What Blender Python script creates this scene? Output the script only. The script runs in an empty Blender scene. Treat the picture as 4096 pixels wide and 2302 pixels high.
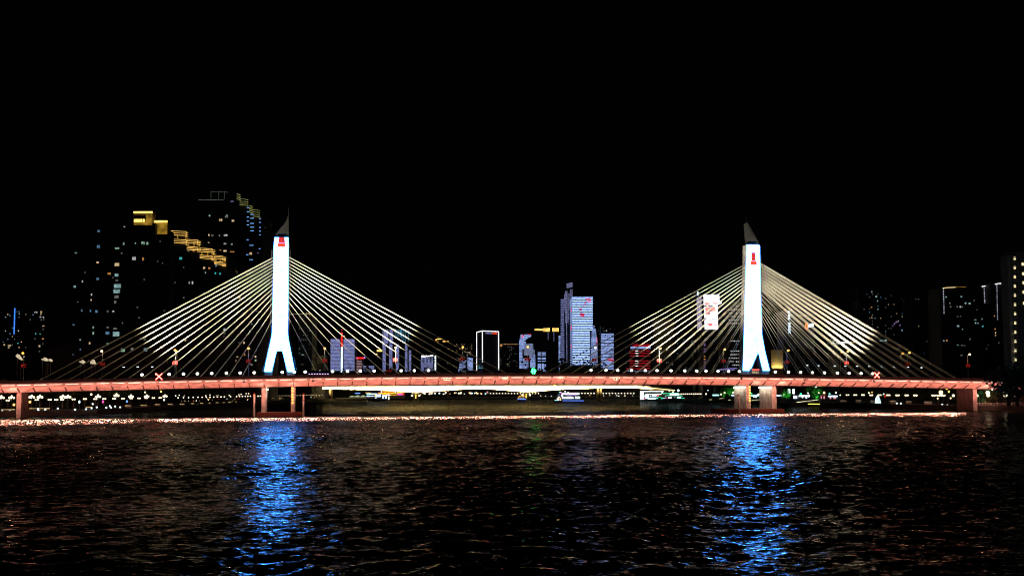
import bpy, bmesh, math, random
import numpy as np
from mathutils import Vector, Matrix
random.seed(7)
SC = bpy.context.scene
COL = SC.collection
# ------------------------------------------------------------------ camera
F = 4800.0; HZ = 1575.0; CAMZ = 7.2; ROLL = 0.0048
PITCH = math.atan((HZ - 1151.0) / F)
FWD = Vector((0, math.cos(PITCH), math.sin(PITCH)))
UP0 = Vector((0, -math.sin(PITCH), math.cos(PITCH)))
RT0 = Vector((1, 0, 0))
RT = RT0 * math.cos(ROLL) - UP0 * math.sin(ROLL)
UP = UP0 * math.cos(ROLL) + RT0 * math.sin(ROLL)
CAM = Vector((0, 0, CAMZ))
cd = bpy.data.cameras.new('camera'); cam = bpy.data.objects.new('camera', cd); COL.objects.link(cam)
cd.sensor_width = 36.0; cd.lens = 36.0 * F / 4096.0; cd.clip_start = 0.5; cd.clip_end = 20000
M3 = Matrix((RT, UP, -FWD)).transposed()
cam.matrix_world = Matrix.Translation(CAM) @ M3.to_4x4()
SC.camera = cam
# ------------------------------------------------------------------ night sky, added dim fill for city glow, exposure
w = bpy.data.worlds.new('World'); SC.world = w; w.use_nodes = True
bg = w.node_tree.nodes['Background']
bg.inputs['Color'].default_value = (0.55, 0.65, 1.0, 1); bg.inputs['Strength'].default_value = 0.0006
sl = bpy.data.lights.new('night_glow', 'SUN'); sl.energy = 0.02; sl.angle = math.radians(60); sl.color = (0.75, 0.85, 1.0)
so = bpy.data.objects.new('night_glow', sl); COL.objects.link(so); so.rotation_euler = (math.radians(50), 0, math.radians(20))
vs = SC.view_settings; vs.view_transform = 'Standard'; vs.look = 'None'; vs.exposure = 0; vs.gamma = 1
cy = SC.cycles
cy.max_bounces = 4; cy.diffuse_bounces = 1; cy.glossy_bounces = 3; cy.sample_clamp_indirect = 6.0; cy.use_light_tree = True
cy.use_denoising = True; cy.filter_width = 1.1

# ------------------------------------------------------------------ pixel -> world helpers
def ray(u, v):
    return FWD + RT * ((u - 2048.0) / F) + UP * ((1151.0 - v) / F)
def at(u, v, Y):
    d = ray(u, v); return CAM + d * (Y / d.y)
def atz(u, v, z):
    d = ray(u, v); return CAM + d * ((z - CAMZ) / d.z)
def hz(u): return HZ - ROLL * (u - 2048.0)

# ------------------------------------------------------------------ materials
MATS = {}
def dmat(name, col, rough=0.7, var=0.25, scale=0.6, metal=0.0):
    if name in MATS: return MATS[name]
    m = bpy.data.materials.new(name); m.use_nodes = True; nt = m.node_tree
    b = nt.nodes['Principled BSDF']; b.inputs['Roughness'].default_value = rough; b.inputs['Metallic'].default_value = metal
    tc = nt.nodes.new('ShaderNodeTexCoord'); nz = nt.nodes.new('ShaderNodeTexNoise')
    nz.inputs['Scale'].default_value = scale; nz.inputs['Detail'].default_value = 6
    cr = nt.nodes.new('ShaderNodeMapRange'); cr.inputs[1].default_value = 0.3; cr.inputs[2].default_value = 0.7
    cr.inputs[3].default_value = 1 - var; cr.inputs[4].default_value = 1 + var * 0.5
    mx = nt.nodes.new('ShaderNodeVectorMath'); mx.operation = 'SCALE'; mx.inputs[0].default_value = col
    nt.links.new(tc.outputs['Object'], nz.inputs['Vector']); nt.links.new(nz.outputs[0], cr.inputs[0])
    nt.links.new(cr.outputs[0], mx.inputs['Scale']); nt.links.new(mx.outputs[0], b.inputs['Base Color'])
    MATS[name] = m; return m
def emat(name, col, strength, sample=False, speck=0.0, scale=1.0, base=(0.02, 0.02, 0.02)):
    """self-lit lamp, screen or window; speck breaks it into brighter and dimmer diodes"""
    if name in MATS: return MATS[name]
    m = bpy.data.materials.new(name); m.use_nodes = True; nt = m.node_tree
    b = nt.nodes['Principled BSDF']; b.inputs['Base Color'].default_value = (*base, 1); b.inputs['Roughness'].default_value = 0.6
    b.inputs['Emission Color'].default_value = (*col, 1); b.inputs['Emission Strength'].default_value = strength
    if speck:
        tc = nt.nodes.new('ShaderNodeTexCoord'); nz = nt.nodes.new('ShaderNodeTexNoise')
        nz.inputs['Scale'].default_value = scale; nz.inputs['Detail'].default_value = 3
        mr = nt.nodes.new('ShaderNodeMapRange'); mr.inputs[1].default_value = 0.35; mr.inputs[2].default_value = 0.65
        mr.inputs[3].default_value = strength * (1 - speck); mr.inputs[4].default_value = strength * (1 + speck)
        nt.links.new(tc.outputs['Object'], nz.inputs['Vector']); nt.links.new(nz.outputs[0], mr.inputs[0])
        nt.links.new(mr.outputs[0], b.inputs['Emission Strength'])
    m.cycles.emission_sampling = 'AUTO' if sample else 'NONE'
    MATS[name] = m; return m

# ------------------------------------------------------------------ mesh builder
ROOTM = {}
class MB:
    def __init__(s): s.v = []; s.f = []
    def add(s, vs, fs):
        o = len(s.v); s.v += [tuple(p) for p in vs]; s.f += [tuple(i + o for i in f) for f in fs]; return s
    def box(s, x0, x1, y0, y1, z0, z1):
        v = [(x, y, z) for x in (x0, x1) for y in (y0, y1) for z in (z0, z1)]
        return s.add(v, [(0, 1, 3, 2), (4, 6, 7, 5), (0, 4, 5, 1), (2, 3, 7, 6), (0, 2, 6, 4), (1, 5, 7, 3)])
    def obox(s, A, B, n, z0, z1, d0, d1):
        """box standing on the line A-B (xy), from d0 to d1 along the horizontal normal n"""
        v = []
        for P in (A, B):
            for d in (d0, d1):
                for z in (z0, z1): v.append((P[0] + n[0] * d, P[1] + n[1] * d, z))
        return s.add(v, [(0, 1, 3, 2), (4, 6, 7, 5), (0, 4, 5, 1), (2, 3, 7, 6), (0, 2, 6, 4), (1, 5, 7, 3)])
    def tube(s, p, q, r0, r1=None, n=6):
        r1 = r0 if r1 is None else r1; p = Vector(p); q = Vector(q); d = (q - p).normalized()
        a = d.orthogonal().normalized(); b = d.cross(a); v = []
        for c, r in ((p, r0), (q, r1)):
            for i in range(n):
                t = 2 * math.pi * i / n; v.append(c + a * (r * math.cos(t)) + b * (r * math.sin(t)))
        fs = [(i, (i + 1) % n, n + (i + 1) % n, n + i) for i in range(n)] + [tuple(range(n - 1, -1, -1)), tuple(range(n, 2 * n))]
        return s.add(v, fs)
    def path(s, pts, r, n=5):
        for a, b in zip(pts[:-1], pts[1:]): s.tube(a, b, r, r, n)
        return s
    def ball(s, c, r, nu=10, nv=6, sz=1.0):
        v = [(c[0], c[1], c[2] - r * sz)]; fs = []
        for j in range(1, nv):
            ph = -math.pi / 2 + math.pi * j / nv
            for i in range(nu):
                t = 2 * math.pi * i / nu
                v.append((c[0] + r * math.cos(ph) * math.cos(t), c[1] + r * math.cos(ph) * math.sin(t), c[2] + r * sz * math.sin(ph)))
        v.append((c[0], c[1], c[2] + r * sz)); top = len(v) - 1
        for i in range(nu):
            k = (i + 1) % nu; fs.append((0, 1 + k, 1 + i))
            for j in range(nv - 2):
                a = 1 + j * nu; fs.append((a + i, a + k, a + nu + k, a + nu + i))
            a = 1 + (nv - 2) * nu; fs.append((a + i, a + k, top))
        return s.add(v, fs)
    def prism(s, poly, fn0, fn1):
        """outline poly (2-D); fn0/fn1 turn a 2-D point into its two 3-D ends"""
        n = len(poly); v = [fn0(*p) for p in poly] + [fn1(*p) for p in poly]
        fs = [tuple(range(n)), tuple(range(2 * n - 1, n - 1, -1))] + [(i, n + i, n + (i + 1) % n, (i + 1) % n) for i in range(n)]
        return s.add(v, fs)
    def loft(s, secs, cap=True):
        n = len(secs[0]); v = [p for sec in secs for p in sec]; fs = []
        for k in range(len(secs) - 1):
            for i in range(n):
                j = (i + 1) % n; fs.append((k * n + i, k * n + j, (k + 1) * n + j, (k + 1) * n + i))
        if cap: fs += [tuple(range(n - 1, -1, -1)), tuple(range((len(secs) - 1) * n, len(secs) * n))]
        return s.add(v, fs)
    def mesh(s, name):
        me = bpy.data.meshes.new(name); bm = bmesh.new()
        vv = [bm.verts.new(p) for p in s.v]
        for f in s.f:
            try: bm.faces.new([vv[i] for i in f])
            except ValueError: pass
        big = [f for f in bm.faces if len(f.verts) > 4]
        if big: bmesh.ops.triangulate(bm, faces=big)
        bmesh.ops.recalc_face_normals(bm, faces=bm.faces)
        bm.to_mesh(me); bm.free(); return me
    def build(s, name, mat, parent=None, world=True, label=None):
        if parent is not None and world and parent.name in ROOTM:
            inv = ROOTM[parent.name]
            s.v = [tuple(inv @ Vector(p)) for p in s.v]
        me = s.mesh(name); o = bpy.data.objects.new(name, me)
        for m in (mat if isinstance(mat, (list, tuple)) else [mat]): me.materials.append(m)
        COL.objects.link(o)
        if parent is not None:
            o.parent = parent
            if parent.name in ROOTM: ROOTM[o.name] = ROOTM[parent.name]
        if label: o['label'] = label
        return o
def tag(o, label, cat, group=None):
    o['label'] = label; o['category'] = cat
    if group: o['group'] = group
    return o
def root(name, loc, label, cat, group=None, rz=0.0):
    o = bpy.data.objects.new(name, None); o.empty_display_size = 0.5; COL.objects.link(o)
    o.location = loc; o.rotation_euler = (0, 0, rz)
    ROOTM[o.name] = (Matrix.Translation(Vector(loc)) @ Matrix.Rotation(rz, 4, 'Z')).inverted()
    return tag(o, label, cat, group)
def struct(o, kind='structure'): o['kind'] = kind; return o
def copy_tree(o, loc, rz=None, label=None, scale=None):
    c = o.copy(); COL.objects.link(c); c.location = loc
    if rz is not None: c.rotation_euler = (0, 0, rz)
    if scale: c.scale = scale
    if label: c['label'] = label
    for ch in o.children:
        k = ch.copy(); COL.objects.link(k); k.parent = c
        for g in ch.children:
            h = g.copy(); COL.objects.link(h); h.parent = k
    return c
def lamp(kind, name, loc, target, energy, color, parent=None, **kw):
    l = bpy.data.lights.new(name, kind); l.energy = energy; l.color = color
    for k, v in kw.items(): setattr(l, k, v)
    o = bpy.data.objects.new(name, l); COL.objects.link(o)
    o.location = loc
    if target is not None:
        d = Vector(target) - Vector(loc); o.rotation_euler = d.to_track_quat('-Z', 'Y').to_euler()
    return o

# ------------------------------------------------------------------ materials in use
CONC = dmat('concrete', (0.42, 0.40, 0.37), 0.85, 0.42, 0.45)
RIBM = dmat('shade_dark_rib', (0.05, 0.035, 0.03), 0.8)  # dark brown puts the shade on the ribs into their colour; ladders share it
DARK = dmat('dark_paint_and_shade', (0.006, 0.006, 0.007), 0.8)
POLE = dmat('grey_pole_paint', (0.25, 0.25, 0.25), 0.5)
BODY = dmat('dark_facade', (0.032, 0.032, 0.036), 0.7, 0.3, 0.05)
BODYG = dmat('grey_facade', (0.30, 0.31, 0.33), 0.8, 0.3, 0.05)
CAPM = dmat('rust_red_pile_cap', (0.13, 0.028, 0.016), 0.8)
STAYM = dmat('cream_stay_sheath', (0.80, 0.74, 0.58), 0.5, 0.08, 0.2)
REDF = dmat('red_flag_cloth', (0.75, 0.03, 0.02), 0.7, 0.2, 2.0)
SPIRE = dmat('grey_spire_panel', (0.04, 0.04, 0.035), 0.7)
LEAF = dmat('foliage', (0.05, 0.09, 0.03), 0.7, 0.5, 1.5)
BARK = dmat('bark', (0.08, 0.06, 0.04), 0.9)
GROUND = dmat('bank_paving', (0.10, 0.10, 0.09), 0.9, 0.4, 0.1)
SCREEN = emat('pylon_screen', (0.047, 0.28, 1.0), 21.5, True, 0.16, 0.5)
SCREENR = emat('screen_red', (1.0, 0.015, 0.03), 0.75, False, 0.5, 3)
SCREENO = emat('screen_orange', (1.0, 0.06, 0.02), 1.1, False, 0.3, 3)
STRIP = emat('pink_light_strip', (1.0, 0.55, 0.42), 2.0, True, 0.35, 0.25)
WHITEL = emat('white_lamp', (0.95, 1.0, 0.84), 4.0, True)
WARML = emat('warm_lamp', (1.0, 0.42, 0.06), 2.6, False)
WARMW = emat('warm_white_lamp', (1.0, 0.78, 0.40), 3.5, False)
GLOBE = emat('globe_lamp', (1.0, 0.83, 0.50), 3.5, False)
GLOBEF = emat('far_globe_lamp', (1.0, 0.84, 0.6), 1.6, False)
COOLL = emat('cool_lamp', (0.75, 0.95, 1.0), 3.0, False)
ORANGE = emat('orange_lamp', (1.0, 0.45, 0.08), 5.0, False)
LEDB = emat('led_line_blue_white', (0.36, 0.50, 1.0), 1.0, False, 0.35, 0.35)
LEDV = emat('led_line_violet', (0.42, 0.44, 0.85), 0.45, False, 0.5, 0.3)
LEDP = emat('led_line_lavender', (0.40, 0.46, 1.0), 0.55, False, 0.4, 0.4)
LEDC = emat('led_line_cyan', (0.15, 0.55, 0.85), 0.6, False, 0.4, 0.3)
LEDR = emat('led_line_red', (0.95, 0.02, 0.08), 1.0, False, 0.6, 0.3)
LEDW = emat('led_line_white', (0.95, 0.97, 1.0), 1.6, False, 0.3, 0.5)
LEDK = emat('led_line_pink', (0.75, 0.45, 0.5), 0.5, False, 0.4, 0.3)
GOLD = emat('gold_crown_light', (1.0, 0.58, 0.13), 2.1, False, 0.4, 0.2)
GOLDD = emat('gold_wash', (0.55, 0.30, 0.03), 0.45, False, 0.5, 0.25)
LINEG = emat('dim_outline_light', (0.45, 0.55, 0.42), 0.25, False, 0.4, 0.3)
SPIRAL = emat('yellow_green_outline', (0.75, 0.75, 0.25), 0.5, False, 0.4, 0.3)
BLUEL = emat('blue_led', (0.05, 0.25, 1.0), 1.2, False, 0.4, 0.5)
REDN = emat('red_neon', (1.0, 0.02, 0.01), 1.6)
SIGNB = emat('blue_white_sign', (0.55, 0.78, 1.0), 2.6)
CYANN = emat('cyan_neon', (0.35, 0.95, 1.0), 2.2)
GREENN = emat('green_neon', (0.03, 1.0, 0.35), 1.3)
BLUEN = emat('blue_neon', (0.12, 0.25, 1.0), 2.0)
WHITEN = emat('white_neon', (0.9, 0.97, 1.0), 2.5)
MAGN = emat('magenta_neon', (1.0, 0.1, 0.5), 1.5)
NAVY = emat('amber_navigation_lamp', (1.0, 0.62, 0.08), 3.0)
NAVO = emat('amber_bar', (1.0, 0.30, 0.02), 1.0)
PEACH = emat('peach_neon', (1.0, 0.75, 0.5), 2.0)
XRED = emat('red_signal', (1.0, 0.025, 0.02), 13.0)
XREDH = emat('red_signal_core', (1.0, 0.55, 0.45), 3.0)
GARROW = emat('green_signal', (0.02, 1.0, 0.10), 16.0)
WIN = {'w': emat('window_warm', (1.0, 0.72, 0.40), 0.55, speck=0.5, scale=0.8), 'c': emat('window_cool', (0.55, 0.9, 0.9), 0.36, speck=0.5, scale=0.8),
       'g': emat('window_green', (0.50, 0.85, 0.60), 0.4, speck=0.5, scale=0.8), 'b': emat('window_blue', (0.25, 0.5, 0.8), 0.3, speck=0.4, scale=0.8),
       'o': emat('window_orange', (1.0, 0.45, 0.12), 0.45, speck=0.4, scale=0.8), 'n': emat('window_white', (0.9, 0.95, 0.9), 0.45, speck=0.5, scale=0.8),
       't': emat('window_teal', (0.10, 0.75, 0.75), 0.45, speck=0.3, scale=0.8), 'd': emat('window_dim', (0.7, 0.75, 0.65), 0.15, speck=0.5, scale=0.8),
       'p': emat('window_purple', (0.5, 0.3, 0.8), 0.35, speck=0.5, scale=0.8)}

# ------------------------------------------------------------------ river
def water_material():
    m = bpy.data.materials.new('river_water'); m.use_nodes = True; nt = m.node_tree; N = nt.nodes; L = nt.links
    N.remove(N['Principled BSDF']); out = N['Material Output']
    gl = N.new('ShaderNodeBsdfGlossy'); gl.inputs['Roughness'].default_value = 0.05; gl.inputs['Color'].default_value = (0.45, 0.45, 0.45, 1)
    df = N.new('ShaderNodeBsdfDiffuse'); df.inputs['Color'].default_value = (0.010, 0.010, 0.009, 1)
    fr = N.new('ShaderNodeFresnel'); fr.inputs['IOR'].default_value = 1.06; mix = N.new('ShaderNodeMixShader')
    L.new(fr.outputs[0], mix.inputs[0]); L.new(df.outputs[0], mix.inputs[1]); L.new(gl.outputs[0], mix.inputs[2]); L.new(mix.outputs[0], out.inputs['Surface'])
    tc = N.new('ShaderNodeTexCoord'); geo = N.new('ShaderNodeNewGeometry'); e = 0.05
    def height(off):
        tot = None
        for (sx, sy, det, amp, rot) in RIPPLES:
            ad = N.new('ShaderNodeVectorMath'); ad.operation = 'ADD'; ad.inputs[1].default_value = (*off, 0)
            mp = N.new('ShaderNodeMapping'); mp.inputs['Scale'].default_value = (sx, sy, 1); mp.inputs['Rotation'].default_value = (0, 0, rot)
            nz = N.new('ShaderNodeTexNoise'); nz.noise_dimensions = '2D'; nz.inputs['Scale'].default_value = 1; nz.inputs['Detail'].default_value = det
            ml = N.new('ShaderNodeMath'); ml.operation = 'MULTIPLY'; ml.inputs[1].default_value = amp
            L.new(tc.outputs['Object'], ad.inputs[0]); L.new(ad.outputs[0], mp.inputs['Vector'])
            L.new(mp.outputs[0], nz.inputs['Vector']); L.new(nz.outputs[0], ml.inputs[0])
            if tot is None: tot = ml.outputs[0]
            else:
                s_ = N.new('ShaderNodeMath'); s_.operation = 'ADD'; L.new(tot, s_.inputs[0]); L.new(ml.outputs[0], s_.inputs[1]); tot = s_.outputs[0]
        return tot
    h0 = height((0, 0)); hx = height((e, 0)); hy = height((0, e))
    def slope(h):
        s_ = N.new('ShaderNodeMath'); s_.operation = 'SUBTRACT'; L.new(h0, s_.inputs[0]); L.new(h, s_.inputs[1])
        d = N.new('ShaderNodeMath'); d.operation = 'DIVIDE'; d.inputs[1].default_value = e; L.new(s_.outputs[0], d.inputs[0]); return d.outputs[0]
    cb = N.new('ShaderNodeCombineXYZ'); L.new(slope(hx), cb.inputs[0]); L.new(slope(hy), cb.inputs[1])
    sx = N.new('ShaderNodeSeparateXYZ'); L.new(geo.outputs['Position'], sx.inputs[0])
    far = N.new('ShaderNodeMapRange'); far.inputs[1].default_value = 150; far.inputs[2].default_value = 1100; far.inputs[3].default_value = 1.0; far.inputs[4].default_value = 7.0
    L.new(sx.outputs['Y'], far.inputs[0]); sc = N.new('ShaderNodeVectorMath'); sc.operation = 'SCALE'; L.new(cb.outputs[0], sc.inputs[0]); L.new(far.outputs[0], sc.inputs['Scale'])
    ad = N.new('ShaderNodeVectorMath'); ad.operation = 'ADD'; L.new(geo.outputs['Normal'], ad.inputs[0]); L.new(sc.outputs[0], ad.inputs[1])
    nm = N.new('ShaderNodeVectorMath'); nm.operation = 'NORMALIZE'; L.new(ad.outputs[0], nm.inputs[0])
    for k in (gl, df, fr): L.new(nm.outputs[0], k.inputs['Normal'])
    return m
RIPPLES = [(1.4, 2.2, 2, 0.10, 0.3)]       # scale x, scale y, detail, metres, turn
SLOPE = 0.20                               # how steep the modelled waves are
def river():
    """wind-chopped surface: modelled waves out past the bridge, a flat sheet beyond and beside them"""
    ys = [24.0]
    while ys[-1] < 900: ys.append(ys[-1] + max(0.2, ys[-1] / (430 if ys[-1] < 460 else 220)))
    ys = np.array(ys, dtype=np.float64); NX = 1000
    t = np.linspace(-1, 1, NX); X = (t[None, :] * (ys[:, None] * 0.56 + 30)); Yg = np.repeat(ys[:, None], NX, 1)
    r = np.random.RandomState(5); Z = np.zeros_like(X); K = 72
    lam = np.exp(r.uniform(math.log(0.55), math.log(4.5), K)); ang = r.normal(math.pi / 2 + 0.12, 0.85, K); ph = r.uniform(0, 6.283, K)
    res = np.maximum(ys / (430.0), 0.2)[:, None]
    # patches of rougher and calmer water
    gust = 0.75 + 0.35 * np.sin(X * 0.045 + Yg * 0.03 + 1.0) * np.sin(Yg * 0.052 - X * 0.018) + 0.2 * np.sin(X * 0.11 - Yg * 0.07)
    for l, a, p in zip(lam, ang, ph):
        k = 2 * math.pi / l; fade = np.clip((l / res - 2.0) / 2.0, 0, 1)
        amp = SLOPE * math.sqrt(2.0 / K) / k * (1.0 if l < 2.5 else 0.8)
        Z += (amp * fade) * np.sin(k * (math.cos(a) * X + math.sin(a) * Yg) + p)
    Z *= gust
    n = len(ys); co = np.empty((n * NX + 4, 3), dtype=np.float32); co[:n * NX, 0] = X.ravel(); co[:n * NX, 1] = Yg.ravel(); co[:n * NX, 2] = Z.ravel()
    co[n * NX:] = [(-6000, -500, -0.5), (6000, -500, -0.5), (6000, 9000, -0.5), (-6000, 9000, -0.5)]
    i = np.arange((n - 1) * (NX - 1)); rr = i // (NX - 1); cc = i % (NX - 1); a = rr * NX + cc
    q = np.stack([a, a + 1, a + NX + 1, a + NX], 1).astype(np.int32)
    q = np.vstack([q, [[n * NX, n * NX + 1, n * NX + 2, n * NX + 3]]]).astype(np.int32)
    me = bpy.data.meshes.new('river'); me.vertices.add(len(co)); me.vertices.foreach_set('co', co.ravel())
    me.loops.add(q.size); me.loops.foreach_set('vertex_index', q.ravel()); me.polygons.add(len(q))
    me.polygons.foreach_set('loop_start', np.arange(0, q.size, 4, dtype=np.int32)); me.polygons.foreach_set('use_smooth', np.ones(len(q), dtype=bool))
    me.update(calc_edges=True); me.materials.append(water_material())
    o = bpy.data.objects.new('river', me); COL.objects.link(o); struct(o)
river()

# ------------------------------------------------------------------ river banks
def water_y(u, v): return CAMZ * F / (v - hz(u))
LB = [(-900, 430), (0, 443), (200, 447), (400, 475), (690, 625), (1000, 880), (1290, 1500), (1400, 1800), (1480, 2350)]
RBK = [(5200, 440), (4096, 448), (3900, 462), (3700, 500), (3550, 530), (3350, 640), (3150, 660), (2870, 920), (2740, 1150), (2610, 1700), (2600, 2350)]
def bank_y(u, side='l'):
    t = LB if side == 'l' else RBK[::-1]
    return float(np.interp(u, [p[0] for p in t], [p[1] for p in t]))
def bank_pt(u, Y): return ((u - 2048.0) / F * Y * 1.004, Y)
def land(pts, name):
    mb = MB(); mb.prism(pts, lambda x, y: (x, y, -1.5), lambda x, y: (x, y, 2.0)); struct(mb.build(name, GROUND))
land([bank_pt(*p) for p in LB] + [(-4500, 2350), (-4500, 430)], 'riverbank')
land([bank_pt(*p) for p in RBK] + [(4500, 2350), (4500, 440)], 'riverbank')
land([(-4500, 2352), (4500, 2352), (4500, 8000), (-4500, 8000)], 'riverbank')

# ================================================================== the cable-stayed bridge
Y1, Y2 = 420.4, 448.5
P1 = at(1118, 1490, Y1); P2 = at(3025, 1490, Y2)
k_ = 175.0 / math.hypot(P2.x - P1.x, P2.y - P1.y)
Y1 *= k_; Y2 *= k_; P1 = at(1118, 1490, Y1); P2 = at(3025, 1490, Y2)
BC = Vector(((P1.x + P2.x) / 2, (P1.y + P2.y) / 2, 0))
BA = Vector((P2.x - P1.x, P2.y - P1.y, 0)).normalized(); BN = Vector((-BA.y, BA.x, 0)); BROT = math.atan2(BA.y, BA.x)
def bp(u, v, t):
    """point of the pixel ray on the vertical plane t metres beyond the bridge axis -> (s, z)"""
    d = ray(u, v); k = ((BC - CAM).dot(BN) + t) / d.dot(BN); P = CAM + d * k
    return (P - BC).dot(BA), P.z
def bw(s, t, z): return BC + BA * s + BN * t + Vector((0, 0, z))
ST = {-1: bp(1121, 1490, 0)[0], 1: bp(3024, 1490, 0)[0]}
EDGE = 17.0; BOXT = 11.5
tp = [bp(u, v, -EDGE) for u, v in ((0, 1535.5), (350, 1527), (700, 1520), (1000, 1515), (1300, 1511), (1980, 1502), (2500, 1503.5), (3100, 1510), (3500, 1515), (3800, 1520), (3990, 1524.5))]
bt = [bp(u, v, -BOXT) for u, v in ((0, 1570), (350, 1561), (700, 1552), (1000, 1547.5), (1340, 1543), (1980, 1533), (2500, 1535.4), (3100, 1541), (3500, 1545), (3800, 1550), (3990, 1555))]
CT = np.polyfit([p[0] for p in tp], [p[1] for p in tp], 4); CB = np.polyfit([p[0] for p in bt], [p[1] for p in bt], 4)
def ztop(s): return float(np.polyval(CT, max(-198, min(198, s))))
def zbot(s): return float(np.polyval(CB, max(-198, min(198, s))))
S0, S1 = -262.0, 214.0
B = root('cable_stayed_bridge', BC, 'pink lit cable stayed road bridge with two glowing white pylons across the river', 'bridge', rz=BROT)
FASC = 0.75
def sec(s):
    a, b = ztop(s), zbot(s)
    return [(s, -EDGE, a), (s, EDGE, a), (s, EDGE, a - FASC), (s, BOXT, b), (s, -BOXT, b), (s, -EDGE, a - FASC)]
NS = 96; SS = [S0 + (S1 - S0) * i / NS for i in range(NS + 1)]
DECK = MB().loft([sec(s) for s in SS]).build('deck_girder', CONC, B, False)
for sgn in (-1, 1):
    MB().loft([[(s, sgn * (EDGE - 0.35), ztop(s) + 0.003), (s, sgn * (EDGE - 0.05), ztop(s) + 0.003), (s, sgn * (EDGE - 0.05), ztop(s) + 1.05), (s, sgn * (EDGE - 0.35), ztop(s) + 1.05)] for s in SS]).build('parapet', DARK, B, False)  # near-black colour carries the shade of the unlit parapet face
for sgn in (-1, 1):
    rail = MB(); rail.path([(s, sgn * (EDGE - 5.0), ztop(s) + 1.1) for s in SS], 0.05, 4)
    s = S0 + 2
    while s < S1: rail.tube((s, sgn * (EDGE - 5.0), ztop(s)), (s, sgn * (EDGE - 5.0), ztop(s) + 1.1), 0.04, 0.04, 4); s += 2.5
    rail.build('railing', POLE, B, False)
PAN = 4.93
k0 = int((S0 - ST[-1]) / PAN) + 1
ribs = [ST[-1] + PAN * k for k in range(k0, k0 + 200) if S0 + 1 < ST[-1] + PAN * k < S1 - 1]
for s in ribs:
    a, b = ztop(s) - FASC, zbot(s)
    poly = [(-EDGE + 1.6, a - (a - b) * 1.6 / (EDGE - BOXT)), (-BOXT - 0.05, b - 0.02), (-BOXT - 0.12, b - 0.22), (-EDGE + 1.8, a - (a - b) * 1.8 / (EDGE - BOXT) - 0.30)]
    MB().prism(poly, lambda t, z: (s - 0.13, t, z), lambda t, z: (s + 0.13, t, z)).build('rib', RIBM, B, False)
for s in ribs[:-1]:
    q = random.uniform(0.35, 0.75)
    sa, sb = s + q, s + PAN - random.uniform(0.3, 0.6)
    MB().loft([[(x, -EDGE - 0.14, ztop(x) - 0.62), (x, -EDGE - 0.004, ztop(x) - 0.62), (x, -EDGE - 0.004, ztop(x) - 0.36), (x, -EDGE - 0.14, ztop(x) - 0.40)] for x in (sa, sb)]).build('light_strip', STRIP, B, False)
# pylons
def px_poly(pts, t): return [bp(u, v, t) for u, v in pts]
LSCR = [(1098.5, 949), (1153.5, 949), (1153.4, 1000), (1150.5, 1245), (1149.5, 1325), (1156, 1368), (1165.5, 1418), (1179.5, 1485), (1150.5, 1485), (1129.5, 1403), (1106.5, 1403), (1086.5, 1485), (1056, 1485), (1066, 1458), (1075, 1421), (1088, 1336), (1092, 1200), (1095, 990)]
RSCR = [(2987, 978), (3035, 978), (3039, 985), (3042, 1202), (3047.5, 1337), (3059, 1401), (3078.5, 1481), (3052, 1481), (3033, 1406), (3017, 1406), (3000.5, 1481), (2971.5, 1481), (2984.5, 1401), (2991.7, 1349), (2991.7, 1261), (2988, 1100)]
LCAP = [(1103, 939), (1153.7, 939), (1153.9, 861), (1152, 865), (1149, 877), (1144, 889), (1135.5, 900), (1123.5, 913), (1111.5, 929)]
RCAP = [(2986.5, 972), (3030, 972), (3025, 965), (3018, 958), (3006, 944), (2996.5, 930), (2988, 908), (2985, 893), (2981, 893)]
TH = 2.0
PYL = {}
for sg, scr, cap in ((-1, LSCR, LCAP), (1, RSCR, RCAP)):
    c0 = ST[sg]
    pf = px_poly(scr, -TH); zlo = min(z for s, z in pf)
    body = [(s + (0.12 if s > c0 else -0.12), (z if z > zlo + 0.6 else ztop(s) - 0.1)) for s, z in pf]
    pyl = MB().prism(body, lambda s, z: (s, -TH + 0.06, z), lambda s, z: (s, TH, z)).build('pylon', CONC, B, False)
    PYL[sg] = pyl
    MB().prism(pf, lambda s, z: (s, -TH - 0.08, z), lambda s, z: (s, -TH + 0.05, z)).build('led_screen', SCREEN, pyl, False)
    pc = px_poly(cap, 0.0)
    zt = max(z for s, z in pf)
    pc = [(s, max(z, zt + 0.45)) for s, z in pc]
    sp = MB().prism(pc, lambda s, z: (s, -TH + 0.3, z), lambda s, z: (s, TH - 0.3, z))
    sm = sum(p[0] for p in pf[:2]) / 2
    sp.box(sm - 2.0, sm + 2.0, -TH + 0.5, TH - 0.5, zt - 0.1, zt + 0.5)
    tip = max(pc, key=lambda p: p[1]); sp.tube((tip[0], 0, tip[1] - 0.5), (tip[0], 0, tip[1] + 3), 0.05, 0.02, 5)
    sp.build('spire', SPIRE, pyl, False)
    # maintenance lattice up both edges
    for side in (0, 1):
        lt = MB()
        idx = [0, 17, 16, 15, 14, 13, 12] if side == 0 else [1, 2, 3, 4, 5, 6, 7]
        if sg == 1: idx = [0, 15, 14, 13, 12, 11] if side == 0 else [2, 3, 4, 5, 6]
        ed = [pf[i] for i in idx]; zs = [p[1] for p in ed][::-1]; xs = [p[0] for p in ed][::-1]
        o = -0.75 if side == 0 else 0.75; z = zs[0]; prev = None; k = 0
        while z < zs[-1] - 3:
            x = float(np.interp(z, zs, xs)); q = (x + o, -1.2, z); r_ = (x + (0.15 if side else -0.15), -1.2, z)
            if prev:
                lt.tube(prev[0], q, 0.05, 0.05, 4); lt.tube(prev[1] if k % 2 else prev[0], q if k % 2 else r_, 0.04, 0.04, 4)
            lt.tube(q, r_, 0.04, 0.04, 4); prev = (q, r_); z += 1.3; k += 1
        lt.build('maintenance_lattice', POLE, pyl, False)
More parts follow.
